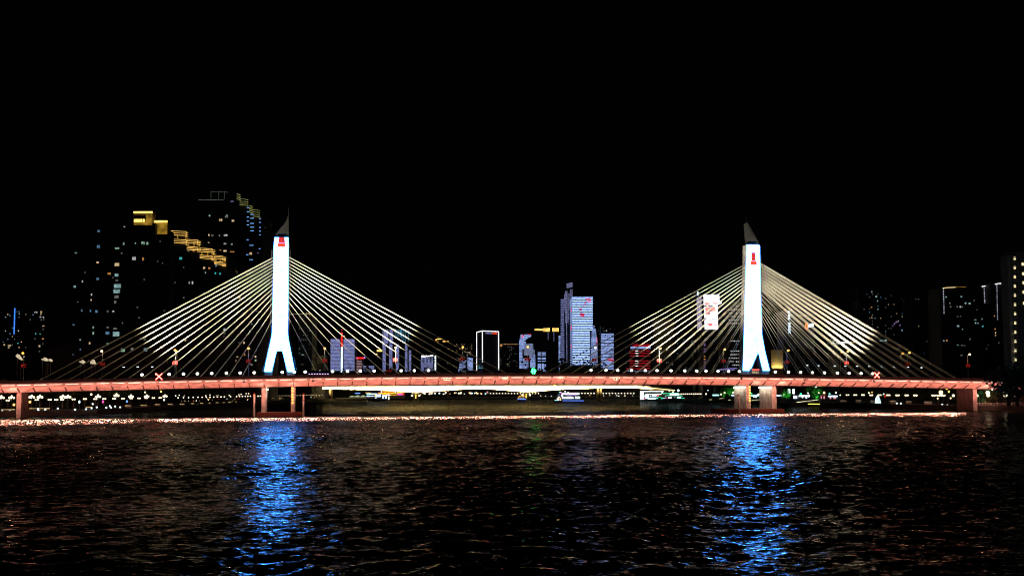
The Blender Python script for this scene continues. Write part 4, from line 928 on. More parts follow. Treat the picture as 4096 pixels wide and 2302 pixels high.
for k in range(16): bars(mb, 2505 + k * 6, 2509 + k * 6, 1483, 1.8, Y)
mb.build('led_floor_line', LEDP, RT_)
for v in (1402, 1412, 1422, 1442, 1452, 1462): fbox(RT_, 2541, v - 1, 2553, v + 1, Y - 0.5, LEDW, 'led_floor_line', 0.1)
# --- dark blocks behind the right pylon's left cables
b = tower(2620, 2700, 1270, 1700, 30, 'apartment_block', 'dark distant block with few dim windows behind the cables', BODY)
rnd_wins(b, 2622, 2698, 1285, 1480, 1700, 36, 'ddddcw', (2, 4.5), 31, 8, 8)
b = tower(2705, 2780, 1330, 1600, 30, 'apartment_block', 'low dark block with dim windows left of the advertising screens', BODY)
rnd_wins(b, 2707, 2778, 1345, 1480, 1600, 26, 'dddcn', (2, 4.5), 32, 8, 8)
# --- advertising screens
Y = 1150
AD = tower(2812, 2884, 1172, Y, 30, 'screen_tower', 'dark tower carrying three stacked bright advertising screens', BODY)
ADW = emat('advert_white', (0.78, 0.80, 1.0), 3.0, True, 0.15, 0.3)
ADP = emat('advert_pink', (1.0, 0.42, 0.40), 1.0, False, 0.5, 0.4); ADR = emat('advert_red', (1.0, 0.08, 0.12), 0.9, False, 0.4, 0.5)
fbox(AD, 2815, 1178.5, 2876.5, 1219.5, Y, ADW, 'screen', 0.5); fbox(AD, 2817.5, 1225, 2878.5, 1274.5, Y, ADW, 'screen', 0.5); fbox(AD, 2819, 1279.5, 2879.5, 1316, Y, ADW, 'screen', 0.5)
for (u0, v0, u1, v1, c) in ((2819, 1208, 2842, 1219, ADP), (2820, 1226, 2862, 1246, ADP), (2821, 1246, 2840, 1258, ADP), (2824, 1236, 2834, 1243, ADR), (2845, 1240, 2861, 1245, ADP), (2834, 1293, 2851, 1303, ADR), (2826, 1290, 2838, 1297, ADP), (2858, 1294, 2866, 1302, ADP)):
    fbox(AD, u0, v0, u1, v1, Y - 0.5, c, 'screen_picture', 0.06)
p = at(2863, 1211, Y - 0.7); mb = MB(); mb.ball((0, 0, 0), 1, 16, 8)
mb.v = [(p.x + x * 5.6, Y - 0.75 + y * 0.2, p.z + z * 3.1) for x, y, z in mb.v]; mb.build('screen_picture', ADW, AD)
mb = MB(); mb.ball((0, 0, 0), 1, 12, 6); mb.v = [(p.x + x * 3.3, Y - 0.95 + y * 0.1, p.z - 0.2 + z * 1.3) for x, y, z in mb.v]; mb.build('screen_picture', emat('advert_plate_food', (0.95, 0.6, 0.7), 0.9, False, 0.6, 1.5), AD)
xl = at(2812, 1480, Y).x
sd = MB()
for v0, v1 in ((1182, 1220), (1226, 1275), (1280, 1317)): sd.box(xl - 0.5, xl - 0.02, Y + 1, Y + 28, at(2812, v1, Y).z, at(2812, v0, Y).z)
sd.build('side_screen', emat('advert_side', (0.6, 0.55, 0.75), 0.5, False, 0.5, 0.4), AD)
for v, c in ((1375, 'p'), (1381, 'p'), (1395, 'p'), (1404, 'p'), (1424, 'o'), (1436, 'o'), (1446, 'p'), (1455, 'o'), (1465, 'p'), (1474, 'p')): fbox(AD, 2815, v - 2, 2822, v + 2, Y, WIN[c], 'window')
b = tower(2782, 2800, 1160, 1300, 20, 'sign_tower', 'slim dark tower with a small white vertical sign left of the screens', BODY)
fbox(b, 2788.5, 1167, 2794, 1190, 1300, SIGNB, 'sign', 0.4); fbox(b, 2787, 1193, 2796, 1206, 1300, SIGNB, 'sign', 0.4)
# --- office with rows of windows
Y = 1000
OW = tower(2908, 2975, 1205, Y, 40, 'office_tower', 'dark office tower with rows of seven pale windows left of right pylon', BODY)
rr = random.Random(12)
for v, a, m in ((1223.5, 4, 1), (1238, 0, 1), (1252.5, 0, 1.6), (1265.5, 0, 1.2), (1279, 0, 1.1), (1293, 1, 1.0), (1308, 1, 0.6), (1333, 2, 0.7), (1363, 1, 1.1), (1375, 2, 0.5), (1403, 1, 1.1), (1417, 1, 1.0), (1431, 0, 1.2), (1445, 0, 1.2), (1459, 0, 1.1)):
    for k in range(a, 7):
        if rr.random() < (0.12 if m > 0.8 else 0.5): continue
        u = 2917 + k * 7.3; fbox(OW, u - 2.3, v - 2.2, u + 2.3, v + 2.2 * rr.uniform(0.3, 1.2), Y, WIN['n'] if m > 0.8 else WIN['d'], 'window')
fbox(OW, 2966, 1157, 2977, 1171, Y - 5, emat('white_green_logo', (0.85, 1.0, 0.75), 2.0), 'roof_sign', 0.4); mb = MB(); ln(mb, 2971, 1206, 2971, 1170, Y - 4.5, 0.3); mb.build('sign_post', POLE, OW)
b = tower(2868, 2930, 1452, 985, 20, 'shop_building', 'low violet lit building left of the right pylon foot', BODY)
for (u0, v0, u1, v1) in ((2876, 1474, 2895, 1479), (2896, 1472, 2908, 1478), (2909, 1471, 2922, 1478), (2923, 1470, 2949, 1474), (2924, 1476, 2938, 1480)): fbox(b, u0, v0, u1, v1, 985, emat('violet_facade', (0.40, 0.33, 0.85), 0.45, False, 0.5, 1), 'lit_wall')
# --- gold lit wall right of the right pylon
Y = 760
GW = tower(3086, 3133, 1398, Y, 20, 'floodlit_building', 'plain building with its wall washed gold from below right of right pylon', dmat('buff_render', (0.45, 0.40, 0.30), 0.8))
a = at(3088, 1474, Y); b_ = at(3131, 1474, Y)
for k in range(4):
    x = a.x + (b_.x - a.x) * (k + 0.5) / 4
    lamp('SPOT', 'wall_washer', (x, Y - 1.4, a.z - 0.4), (x, Y, a.z + 4), 1000, (1.0, 0.72, 0.22), spot_size=math.radians(110), spot_blend=1, shadow_soft_size=0.2)
mb = MB(); mb.box(a.x, b_.x, Y - 1.7, Y - 0.01, a.z - 1.2, a.z - 0.7); mb.build('ledge', CONC, GW)
# --- sign towers right of the right pylon
Y = 1000
V1 = tower(3138, 3180, 1242, Y, 25, 'apartment_tower', 'dark tower with a vertical blue white sign of characters behind right cables', BODY)
text('万科·臻湾时光', 3157, 1295, 10.5, Y, SIGNB, V1, vertical=True, spacing=1.02, yoff=0.8)
p = at(3155.5, 1248.5, Y - 0.8); mb = MB(); mb.prism([(0, 1.3), (1.1, 0), (0, -1.3), (-1.1, 0)], lambda x, z: (p.x + x, Y - 0.9, p.z + z), lambda x, z: (p.x + x, Y - 0.5, p.z + z)); mb.build('sign_logo', SIGNB, V1)
Y = 950
V2 = tower(3184, 3262, 1252, Y, 5, 'apartment_tower', 'dark tower with a warm window row and an orange ring sign', BODY)
for u, w_, c in ((3177, 4, 'd'), (3185, 4, 'd'), (3195, 5, 'w'), (3204, 8, 'w'), (3216, 8, 'n'), (3225, 7, 'n'), (3235, 5, 'd'), (3216, 5, 'o'), (3226, 5, 'd')): fbox(V2, max(3185, u - w_ / 2), 1259, max(3187, u + w_ / 2), 1264, Y, WIN[c], 'window')
p = at(3227, 1304, Y - 2); mb = MB()
for r_ in (1.0, 0.62):
    for k in range(20):
        a0, a1 = k / 20 * 6.2832, (k + 1) / 20 * 6.2832
        mb.tube((p.x + 0.95 * r_ * math.cos(a0), Y - 2, p.z + 2.8 * r_ * math.sin(a0)), (p.x + 0.95 * r_ * math.cos(a1), Y - 2, p.z + 2.8 * r_ * math.sin(a1)), 0.2, 0.2, 4)
mb.build('ring_sign', emat('orange_ring', (1.0, 0.28, 0.04), 2.2), V2)
q = [at(3232, 1297, Y - 2), at(3253.5, 1291.5, Y - 2), at(3253.5, 1305, Y - 2), at(3233, 1309.5, Y - 2)]
mb = MB(); mb.prism([(k.x, k.z) for k in q], lambda x, z: (x, Y - 2.2, z), lambda x, z: (x, Y - 1.9, z)); mb.build('sign_board', SIGNB, V2)
mb = MB(); mb.tube((p.x + 0.9, Y - 2, p.z), (p.x + 0.9, Y + 0.2, p.z), 0.15).tube((q[1].x - 1, Y - 1.9, q[1].z - 1), (q[1].x - 1, Y + 0.2, q[1].z - 1), 0.15); mb.build('sign_bracket', POLE, V2)
rnd_wins(V2, 3186, 3260, 1330, 1480, Y, 16, 'dddc', (2, 4), 41)
Y = 700
CT_ = tower(3327, 3355, 1366, Y, 8, 'clock_gable_tower', 'pale gabled tower with a round opening under its lit gable', dmat('pale_render', (0.2, 0.21, 0.21), 0.8))
p = at(3341, 1366, Y); zc = at(3341, 1348, Y).z; hw = 2.6; hd = Y - 0.4
MB().prism([(-hw, 0), (0, zc - p.z), (hw, 0), (hw, -1.2), (-hw, -1.2)], lambda x, z: (p.x + x, Y - 0.5, p.z + z), lambda x, z: (p.x + x, Y + 8.2, p.z + z)).build('gable', dmat('white_render', (0.7, 0.72, 0.72)), CT_)
MB().tube((p.x - 0.1, Y - 0.56, p.z - 0.2), (p.x - 0.1, Y - 0.3, p.z - 0.2), 0.6, 0.6, 14).build('round_opening', DARK, CT_)
for sx in (-1, 1): lamp('SPOT', 'gable_washer', (p.x + sx * 2.0, Y - 2.2, p.z - 2.5), (p.x + sx * 0.6, Y, p.z + 1.0), 160, (0.85, 1.0, 1.0), spot_size=math.radians(100), spot_blend=1, shadow_soft_size=0.2)
b = tower(3356, 3436, 1370, 720, 20, 'apartment_block', 'dark block with one white light bar along its roof beside the gabled tower', BODY)
fbox(b, 3357, 1366.5, 3432, 1370, 719.5, LEDW, 'roof_light', 0.4); fbox(b, 3400, 1366.5, 3432, 1370, 719.2, GOLDD, 'roof_light', 0.2)
fbox(b, 3374, 1373, 3378, 1376, 720, WIN['n'], 'window')
b = tower(3436, 3640, 1345, 900, 20, 'apartment_block', 'long low dark block with one cool white window pair', BODY)
wins(b, [(3525, 1361, 14, 8, 'c'), (3541, 1361, 13, 8, 'c'), (3686 - 90, 1393, 4, 6, 'd')], 900)
# --- dark apartments on the right
def zr(x, y): return 3300 + x / 1.931, 950 + y / 1.931
for (u0, u1, vt, Yb, lab, seed, n) in ((3448, 3532, 1160, 1300, 'dark tower with columns of tiny windows right of the right cables', 51, 34), (3534, 3615, 1165, 1320, 'dark tower with a patch of violet windows right of the right cables', 52, 30), (3655, 3762, 1180, 1250, 'very dark slab with almost no lit windows left of amber roof line', 53, 10)):
    b = tower(u0, u1, vt, Yb, 30, 'apartment_tower', lab, BODY)
    rnd_wins(b, u0 + 3, u1 - 3, vt + 10, 1420, Yb, n, 'dddcdwb', (2.2, 4.5), seed, 11, 12)
    if seed == 52: wins(b, [(3586, 1287, 8, 6, 'p'), (3578, 1294, 6, 6, 'p'), (3600, 1300, 6, 5, 'p'), (3571, 1302, 5, 4, 'p'), (3616 - 8, 1320, 8, 8, 'b'), (3593, 1283, 4, 4, 'n')], Yb)
    if seed == 51: wins(b, [(3487, 1166, 4, 6, 'c'), (3505, 1185, 7, 6, 'c'), (3510, 1203, 4, 5, 'c'), (3486, 1228, 5, 5, 'o'), (3487, 1269, 4, 5, 'o')], Yb)
Y = 1000
R1 = tower(3770, 3870, 1149, Y, 30, 'apartment_tower', 'dark tower with an amber roof line and a dotted light edge', BODY)
mb = MB(); mb.path([at(3771, 1152, Y - 0.6), at(3786, 1149.5, Y - 0.6), at(3822, 1148, Y - 0.6)], 0.3); mb.build('roof_light', emat('amber_roof_line', (1.0, 0.72, 0.35), 1.1), R1)
mb = MB(); ln(mb, 3822, 1146, 3864, 1147, Y - 0.6, 0.25); mb.build('roof_light', GOLDD, R1)
def dots(o, u, v0, v1, n, Y):
    mb = MB()
    for k in range(n):
        p = at(u + 3 * k / n, v0 + (v1 - v0) * k / (n - 1), Y - 0.5); mb.box(p.x - 0.25, p.x + 0.25, Y - 0.5, Y - 0.02, p.z - 0.3, p.z + 0.3)
    mb.build('dotted_light', emat('edge_dots', (0.8, 0.8, 1.0), 0.6, False, 0.7, 0.3), o)
dots(R1, 3774, 1155, 1252, 16, Y)
wins(R1, [(3784, 1187, 5, 5, 'c'), (3845, 1186, 6, 6, 'c'), (3799, 1212, 5, 6, 'd'), (3862, 1212, 7, 7, 'c'), (3829, 1226, 5, 7, 'd'), (3841, 1226, 6, 7, 'n'), (3849, 1227, 4, 6, 'd'), (3802, 1226, 6, 5, 'd'), (3830, 1265, 5, 4, 'd'), (3842, 1264, 4, 4, 'd'), (3832, 1303, 10, 7, 'c'), (3850, 1316, 4, 4, 'g'), (3787, 1361, 5, 8, 'o'), (3720 + 55, 1362, 5, 6, 'c'), (3848, 1380, 8, 4, 'd'), (3831, 1379, 4, 4, 'c'), (3858, 1381, 5, 4, 'd'), (3846, 1420, 10, 4, 'd')], Y)
R2 = tower(3872, 3972, 1143, 1010, 30, 'apartment_tower', 'dark tower with a short white roof line and a middle dotted light edge', BODY)
mb = MB(); ln(mb, 3928, 1145, 3942, 1143, 1009.4, 0.45); mb.build('roof_light', LEDW, R2); dots(R2, 3937, 1149, 1209, 12, 1010)
wins(R2, [(3873 + 5, 1213, 8, 7, 'c'), (3954, 1226, 10, 7, 'g'), (3896, 1201, 3, 6, 'd'), (3901, 1278, 8, 4, 'c'), (3902, 1291, 5, 7, 'c'), (3912, 1292, 4, 4, 'c'), (3928, 1275, 4, 5, 'c'), (3931, 1304, 7, 6, 't'), (3960, 1279, 4, 5, 'd'), (3953, 1379, 3, 3, 'c'), (3946, 1394, 4, 4, 'd'), (3955, 1394, 4, 4, 'd'), (3880, 1355, 6, 6, 'd'), (3908, 1238, 3, 5, 'd')], 1010)
R3 = tower(3975, 4046, 1132, 1000, 30, 'apartment_tower', 'dark tower with a long white roof line and rightmost dotted light edge', BODY)
mb = MB(); ln(mb, 3980, 1136, 3992, 1133, 999.4, 0.35); ln(mb, 3992, 1133, 4040, 1132.5, 999.4, 0.35); mb.build('roof_light', LEDW, R3); dots(R3, 3988, 1140, 1276, 18, 1000)
wins(R3, [(3980, 1315, 4, 6, 'o'), (3982, 1330, 3, 8, 'w'), (3982, 1341, 4, 6, 'w'), (3977, 1263, 4, 5, 'o'), (3995, 1370, 4, 4, 'd'), (4020, 1300, 4, 4, 'd')], 1000)
# rightmost grey tower in two slabs
Y = 560
b = tower(4047, 4080, 1020, Y, 8, 'apartment_tower', 'grey apartment tower at the right edge with a column of yellow windows', dmat('pale_tile_facade', (0.45, 0.47, 0.50), 0.8, 0.25, 0.15))
fbox(b, 4052, 1022, 4072, 1446, Y, dmat('balcony_recess', (0.16, 0.17, 0.19), 0.9), 'balcony_bay', 0.5)
for k in range(12): fbox(b, 4055 + k * 0.3, 1028 + k * 36.8, 4062 + k * 0.3, 1038 + k * 36.8, Y - 0.6, emat('stair_window', (1.0, 0.82, 0.42), 1.6), 'window', 0.15)
for k in range(23): fbox(b, 4050, 1030 + k * 18.4, 4074, 1033 + k * 18.4, Y - 0.5, dmat('pale_tile_facade', (0.45, 0.47, 0.50)), 'balcony', 0.5)
b = tower(4081, 4140, 1005, Y + 4, 10, 'apartment_tower', 'darker grey tower cut by the right picture edge', dmat('mid_tile_facade', (0.25, 0.26, 0.28), 0.8, 0.25, 0.15))
for k, (u, v) in enumerate(((4090, 1056), (4093, 1094), (4094, 1130), (4094, 1168), (4096, 1212))): fbox(b, u - 3, v - 5, u + 4, v + 5, Y + 4, emat('stair_window', (1.0, 0.82, 0.42), 1.6), 'window', 0.2)
lamp('SPOT', 'facade_glow', at(4110, 1560, 500), at(4075, 1250, 560), 800, (0.75, 0.85, 1.0), spot_size=math.radians(70), spot_blend=1, shadow_soft_size=1.0)

# ================================================================== the lit bridge farther up the river
YF = 1600
def fz_(v, u=2000): return at(u, v, YF).z
FB = root('beam_bridge', (at(1950, 1500, YF).x, YF, 0), 'low arched road bridge glowing pale yellow behind the cable stayed bridge', 'bridge')
FCONC = dmat('pale_bridge_paint', (0.72, 0.66, 0.48), 0.8, 0.15, 0.05)
FPIER = dmat('dark_pier_concrete', (0.10, 0.08, 0.05), 0.9)
prof = [(1290, 1545.5, 1554.5), (1350, 1545, 1556), (1420, 1544.5, 1557), (1520, 1544, 1560), (1600, 1543.5, 1565), (1662, 1543, 1570.5), (1720, 1542.8, 1567), (1800, 1542.3, 1559.5), (1885, 1542, 1554.5), (1960, 1541.8, 1556), (2040, 1541.5, 1562), (2105, 1541.3, 1569), (2170, 1541.2, 1563), (2260, 1541, 1556), (2340, 1541, 1553.5), (2405, 1541, 1551.5), (2525, 1541, 1550), (2545, 1542.5, 1551), (2598, 1548.5, 1556.5), (2640, 1553, 1560), (2700, 1559, 1564)]
secs = []
for u, a, b_ in prof:
    p = at(u, a, YF); q = at(u, b_, YF); secs.append([(p.x, YF, p.z), (p.x, YF + 24, p.z), (p.x, YF + 24, q.z), (p.x, YF, q.z)])
MB().loft(secs).build('beam', FCONC, FB)
mb = MB(); mr = MB()
for (u, a, b_), (u2, a2, b2) in zip(prof[:-1], prof[1:]):
    p = at(u, a - 0.4, YF - 1.4); q = at(u2, a2 - 0.4, YF - 1.4)
    mb.add([(p.x, YF - 1.4, p.z - 0.5), (q.x, YF - 1.4, q.z - 0.5), (q.x, YF - 1.4, q.z), (p.x, YF - 1.4, p.z), (p.x, YF - 0.01, p.z - 0.5), (q.x, YF - 0.01, q.z - 0.5), (q.x, YF - 0.01, q.z), (p.x, YF - 0.01, p.z)], [(0, 1, 2, 3), (4, 7, 6, 5), (0, 4, 5, 1), (3, 2, 6, 7)])
    mr.tube((p.x, YF, p.z + 1.2), (q.x, YF, q.z + 1.2), 0.12, 0.12, 4)
mb.build('edge_light', emat('yellow_edge_light', (1.0, 0.80, 0.38), 2.2), FB); mr.build('railing', POLE, FB)
for u, w_ in ((1662, 22), (2105, 20)):
    a = at(u - w_ / 2, 1570, YF + 4); b_ = at(u + w_ / 2, 1570, YF + 4)
    MB().box(a.x, b_.x, YF + 4, YF + 20, -2, fz_(1567)).build('pier', FPIER, FB)
    for k in range(3): MB().ball((at(u, 1577, YF).x, YF + 3.8, fz_(1577 + k * 5.5)), 0.8, 8, 6).build('navigation_lamp', NAVY, FB)
    for sx in (-1, 1): MB().ball((at(u + sx * 15, 1577, YF).x, YF + 2, fz_(1579)), 1.2, 8, 6).build('pier_lamp', GLOBE, FB)
for u in (1320, 2393, 2404):
    a = at(u - 4, 1560, YF + 4); b_ = at(u + 4, 1560, YF + 4); MB().box(a.x, b_.x, YF + 4, YF + 20, -2, fz_(1553)).build('pier', FPIER, FB)
for u, v in ((1575, 1540.5), (2218.5, 1538)):
    p = at(u, v, YF - 2); mb = MB()
    for sx in (-1, 1): mb.tube((p.x - 1.4 * sx, YF - 2, p.z - 1.4), (p.x + 1.4 * sx, YF - 2, p.z + 1.4), 0.6, 0.6, 5)
    mb.tube((p.x, YF - 1.6, p.z - 1.2), (p.x, YF - 1.0, p.z + 0.6), 0.2); mb.build('cross_signal', emat('yellow_cross', (1.0, 0.60, 0.05), 3.0), FB)
for i in range(6):
    u0 = 1290 + i * 218; u1 = u0 + 218; p0 = at(u0, 1560, YF); p1 = at(u1, 1560, YF); xm = (p0.x + p1.x) / 2
    l = bpy.data.lights.new('beam_floodlight', 'AREA'); l.shape = 'RECTANGLE'; l.size = p1.x - p0.x; l.size_y = 1.0; l.energy = 52000; l.color = (1.0, 0.74, 0.30); l.spread = math.radians(90)
    o = bpy.data.objects.new('beam_floodlight', l); COL.objects.link(o); o.location = (xm, YF - 9, 12.5)
    o.rotation_euler = (Vector((xm, YF, 15.5)) - Vector(o.location)).to_track_quat('-Z', 'Y').to_euler()
l = bpy.data.lights.new('beam_river_floodlight', 'AREA'); l.shape = 'RECTANGLE'; l.size = 400; l.size_y = 0.6; l.energy = 12000; l.color = (1.0, 0.7, 0.3); l.spread = math.radians(40)
o = bpy.data.objects.new('beam_river_floodlight', l); COL.objects.link(o); o.location = (at(1940, 1560, YF).x, YF - 3, 16); o.rotation_euler = (math.radians(-58), 0, 0)

# ================================================================== promenade lamps
def lamp_cluster(name='globe_lamp_post'):
    o = root(name, (0, 0, 0), 'x', 'street lamp', 'multi globe lamps on the left promenade')
    MB().tube((0, 0, 0), (0, 0, 4.4), 0.09, 0.06, 6).tube((-0.85, 0, 4.2), (0.85, 0, 4.2), 0.05).tube((0, -0.6, 4.2), (0, 0.6, 4.2), 0.05).build('post', POLE, o, False)
    for (x, y, z) in ((0, 0, 4.95), (-0.85, 0, 4.45), (0.85, 0, 4.45), (0, -0.6, 4.45)): MB().ball((x, y, z), 0.40, 8, 6).build('globe', GLOBE, o, False)
    return o
def lamp_pair(mat, group, r=0.34, gap=0.42, h=3.6):
    o = root('lamp_post', (0, 0, 0), 'x', 'street lamp', group)
    MB().tube((0, 0, 0), (0, 0, h), 0.07, 0.05, 6).tube((-gap, 0, h), (gap, 0, h), 0.04).build('post', POLE, o, False)
    for sx in (-1, 1): MB().ball((sx * gap, 0, h + 0.22), r, 8, 6, 0.8).build('globe', mat, o, False)
    return o
def single_lamp(mat, group, r, name='lamp_post'):
    me = MB().tube((0, 0, -1), (0, 0, -r * 0.6), r * 0.16, r * 0.12, 5); nf = len(me.f); me.ball((0, 0, 0), r, 8, 6)
    o = me.build(name, [POLE, mat]); 
    for i, p in enumerate(o.data.polygons): p.material_index = 0 if p.center.z < -r * 0.999 or (abs(p.center.x) < r * 0.17 and abs(p.center.y) < r * 0.17 and p.center.z < -r * 0.5) else 1
    tag(o, 'x', 'street lamp', group); return o
GLOBED = emat('distant_globe_lamp', (1.0, 0.75, 0.40), 1.0, False)
PRO = {}
def put(proto, key, loc, label, sc=None):
    if key not in PRO: PRO[key] = 1; o = proto; o.location = loc
    else: o = copy_tree(proto, loc)
    o['label'] = label
    if sc: o.scale = sc
    return o
CL = lamp_cluster(); PR = lamp_pair(GLOBE, 'twin globe lamps on the left promenade')
def spot_l(x, y, x0=0, y0=1380, k=3.68): return x0 + x / k, y0 + y / k
cl_words = ['at the left picture edge', 'left of the left end pier', 'just right of the left end pier', 'second right of the left end pier', 'left one of the touching pair', 'right one of the touching pair', 'beside the arching lit branch', 'with scattered globes, left of red cross', 'left of the red cross signal', 'below the red cross signal', 'widest, right of the red cross']
for i, (x, y) in enumerate([(20, 765), (172, 765), (467, 757), (588, 757), (925, 755), (1002, 757), (1443, 750), (1715, 735), (1928, 748), (2160, 747), (2430, 745)]):
    u, v = spot_l(x, y); Y = bank_y(u) + 26; p = at(u, v, Y); hh = p.z - 2.0
    put(CL, 'cl', (p.x, Y, 2.0), 'cluster of four glowing globes on a post, ' + cl_words[i], (1, 1, hh / 4.6))
near = [(115, 808), (540, 800), (733, 797), (827, 797), (915, 797), (1085, 792), (1250, 788), (1402, 788), (1535, 785), (1680, 783), (1810, 780), (1930, 778), (2047, 777), (2153, 775), (2258, 772), (2357, 770)]
for i, (x, y) in enumerate(near):
    u, v = spot_l(x, y); Y = bank_y(u) + 9; p = at(u, v, Y)
    put(PR, 'pr', (p.x, Y, 2.0), 'low twin globe lamp in the promenade row left of the red cross', (1, 1, max(0.5, (p.z - 2.0) / 3.85)))
row = [(10, 742), (45, 770), (125, 768), (200, 768), (268, 765), (338, 763), (400, 763), (460, 762), (515, 762), (570, 760), (625, 760), (677, 757), (727, 757), (818, 753), (907, 752), (950, 751), (992, 750), (1035, 749), (1072, 748), (1110, 747), (1222, 746), (1255, 745), (1507, 741), (1535, 741), (1563, 741), (1590, 740), (1617, 740), (1640, 740), (1665, 740), (1690, 740)] + [(1785 + k * 21.5, 738 - k * 0.5) for k in range(19)]
up = [(62, 733), (120, 742), (142, 742), (312, 745), (455, 740), (515, 728), (610, 738), (632, 733), (798, 735), (940, 725), (973, 718), (1047, 710), (1085, 710)]
SL = {}
def put_single(u, v, Y, r, mat, mk, group, label, ground=2.0):
    key = (mk, group)
    p = at(u, v, Y)
    if key not in SL: SL[key] = single_lamp(mat, group, 1.0); o = SL[key]
    else: o = copy_tree(SL[key], p)
    o.location = p; o.scale = (r, r, r); o['label'] = label
    return o
for (x, y) in row:
    u, v = spot_l(x, y, 700); Y = bank_y(u) + 10; r = 5.2 * Y / F * (0.5 if u < 1100 else 0.2)
    put_single(u, v, Y, r, (GLOBEF if u < 1100 else GLOBED), 'g' if u < 1100 else 'gd', 'globe lamps along the receding left quay', 'single globe lamp in the long row receding %s the left pylon pier' % ('left of' if u < 1046 else 'behind' if u < 1215 else 'right of'))
for (x, y) in up:
    u, v = spot_l(x, y, 700); Y = bank_y(u) + 45; r = 4.5 * Y / F * 0.5
    put_single(u, v, Y, r, GLOBEF, 'u', 'higher globe lamps behind the left quay row', 'higher globe lamp above the receding quay row left of the left pylon pier')
ql = [(32, 968), (145, 968), (557, 935), (565, 953), (668, 945), (850, 928), (1107, 943), (1268, 938), (1347, 925), (1425, 910), (1565, 915), (1635, 913), (1768, 910), (1617, 893), (1695, 897), (1365, 863)]
for (x, y) in ql:
    u, v = spot_l(x, y); Y = bank_y(u) + 0.6; put_single(u, v, Y, 0.32, COOLL, 'q', 'small white lamps along the top of the left quay wall', 'tiny cool white lamp low on the quay wall edge at left')
for (x, y, c) in ((1342, 722, WARMW), (440, 832, ORANGE), (205, 873, ORANGE), (2135, 690, GLOBEF), (2370, 678, ORANGE)):
    u, v = spot_l(x, y); Y = bank_y(u) + 18; put_single(u, v, Y, 0.45, c, c.name + str(x), 'odd lamps among the left promenade trees', {1342: 'lone high warm lamp among trees right of the globe clusters', 440: 'low orange lamp hugging the right side of the left end pier', 205: 'low orange lamp hugging the left side of the left end pier', 2135: 'small high lamp above the globe cluster below the red cross', 2370: 'small orange lamp under the girder right of the red cross'}[x])
rr = random.Random(31)
for k in range(34):
    u = 720 + rr.random() * 560; v = float(np.interp(u, [720, 1000, 1290], [1602, 1594, 1585])) + rr.gauss(0, 2.5); c = rr.choice((0, 0, 1, 2, 3)); Y = bank_y(u) + 6
    put_single(u, v, Y, 2.2 * Y / F * 0.5, (GLOBED, COOLL, ORANGE, REDN)[c], 'lq%d' % c, 'small low lights along the left quay', 'tiny %s light low on the quay behind the left pylon pier' % ('warm', 'cool white', 'orange', 'red')[c])
# lit bays and signs on the left promenade
def bay(o_, u0, u1, v, Y, label, grp, mat):
    p = at(u0, v, Y); q = at(u1, v, Y); zb = p.z
    o = root('seating_bay', ((p.x + q.x) / 2, Y, 2.0), label, 'seating bay', grp)
    MB().box(p.x, q.x, Y, Y + 1.6, 1.95, max(2.25, zb - 0.05)).build('seat_wall', CONC, o)
    mb = MB(); n = 5; z = max(2.25, zb)
    for k in range(n):
        a = p.x + (q.x - p.x) * (k + 0.1) / n; b_ = p.x + (q.x - p.x) * (k + 0.75) / n; mb.box(a, b_, Y - 0.12, Y - 0.01, z - 0.35, z - 0.1)
    mb.box(p.x, q.x, Y - 0.1, Y - 0.01, z - 0.12, z - 0.02)
    mb.build('bay_light', mat, o)
BAYM = emat('bay_warm_light', (1.0, 0.70, 0.28), 0.55, False, 0.6, 1.5)
for (x0, x1, y, xo) in ((1840, 1930, 880, 0), (2070, 2165, 874, 0), (2280, 2355, 862, 0), (2470, 2540, 858, 0), (70, 140, 858, 700), (235, 278, 852, 700), (370, 415, 845, 700), (495, 522, 842, 700), (600, 640, 838, 700), (703, 728, 836, 700), (785, 820, 830, 700), (890, 912, 825, 700)):
    u0, v = spot_l(x0, y, xo); u1, _ = spot_l(x1, y, xo); Y = bank_y(u0) + 3
    bay(None, u0, u1, v, Y, 'low seat wall with warm under lighting in the left quay row', 'lit seat walls along the left quay', BAYM)
for (x0, x1, y, lab) in ((430, 730, 930, 'long thin warm light rail right of the left end pier'), (20, 220, 945, 'long thin warm light rail left of the left end pier'), (1262, 1362, 907, 'short warm light rail on the quay under the fifth globe cluster')):
    u0, v = spot_l(x0, y); u1, _ = spot_l(x1, y); Y = bank_y(u0) + 1.5; p = at(u0, v, Y); q = at(u1, v, Y)
    o = root('light_rail', ((p.x + q.x) / 2, Y, 2), lab, 'light rail')
    MB().box(p.x, q.x, Y, Y + 0.1, p.z - 0.06, p.z + 0.08).build('light', emat('rail_light', (1.0, 0.68, 0.3), 1.2, False, 0.5, 0.6), o)
    mb = MB(); n = 8
    for k in range(n + 1): x = p.x + (q.x - p.x) * k / n; mb.tube((x, Y + 0.2, 2.0), (x, Y + 0.2, p.z), 0.04, 0.04, 4)
    mb.build('post', POLE, o)
for (x, y, c, lab) in ((1168, 832, SIGNB, 'oval blue white light box among the left promenade trees'), (1868, 825, emat('blue_box', (0.2, 0.45, 1.0), 1.4), 'oval blue light box under the ninth globe cluster'), (1515, 828, MAGN, 'small magenta light box on the left promenade'), (2415, 800, COOLL, 'pale kiosk light at the widest globe cluster')):
    u, v = spot_l(x, y); Y = bank_y(u) + 14; p = at(u, v, Y); o = root('light_box', (p.x, Y, 2.0), lab, 'sign')
    mb = MB(); mb.ball((0, 0, 0), 1, 10, 6); mb.v = [(p.x + a * 0.38, Y + b_ * 0.15, p.z + c_ * 0.6) for a, b_, c_ in mb.v]; mb.build('panel', c, o)
    MB().tube((p.x, Y + 0.25, 2.0), (p.x, Y + 0.25, p.z), 0.06).build('post', POLE, o)
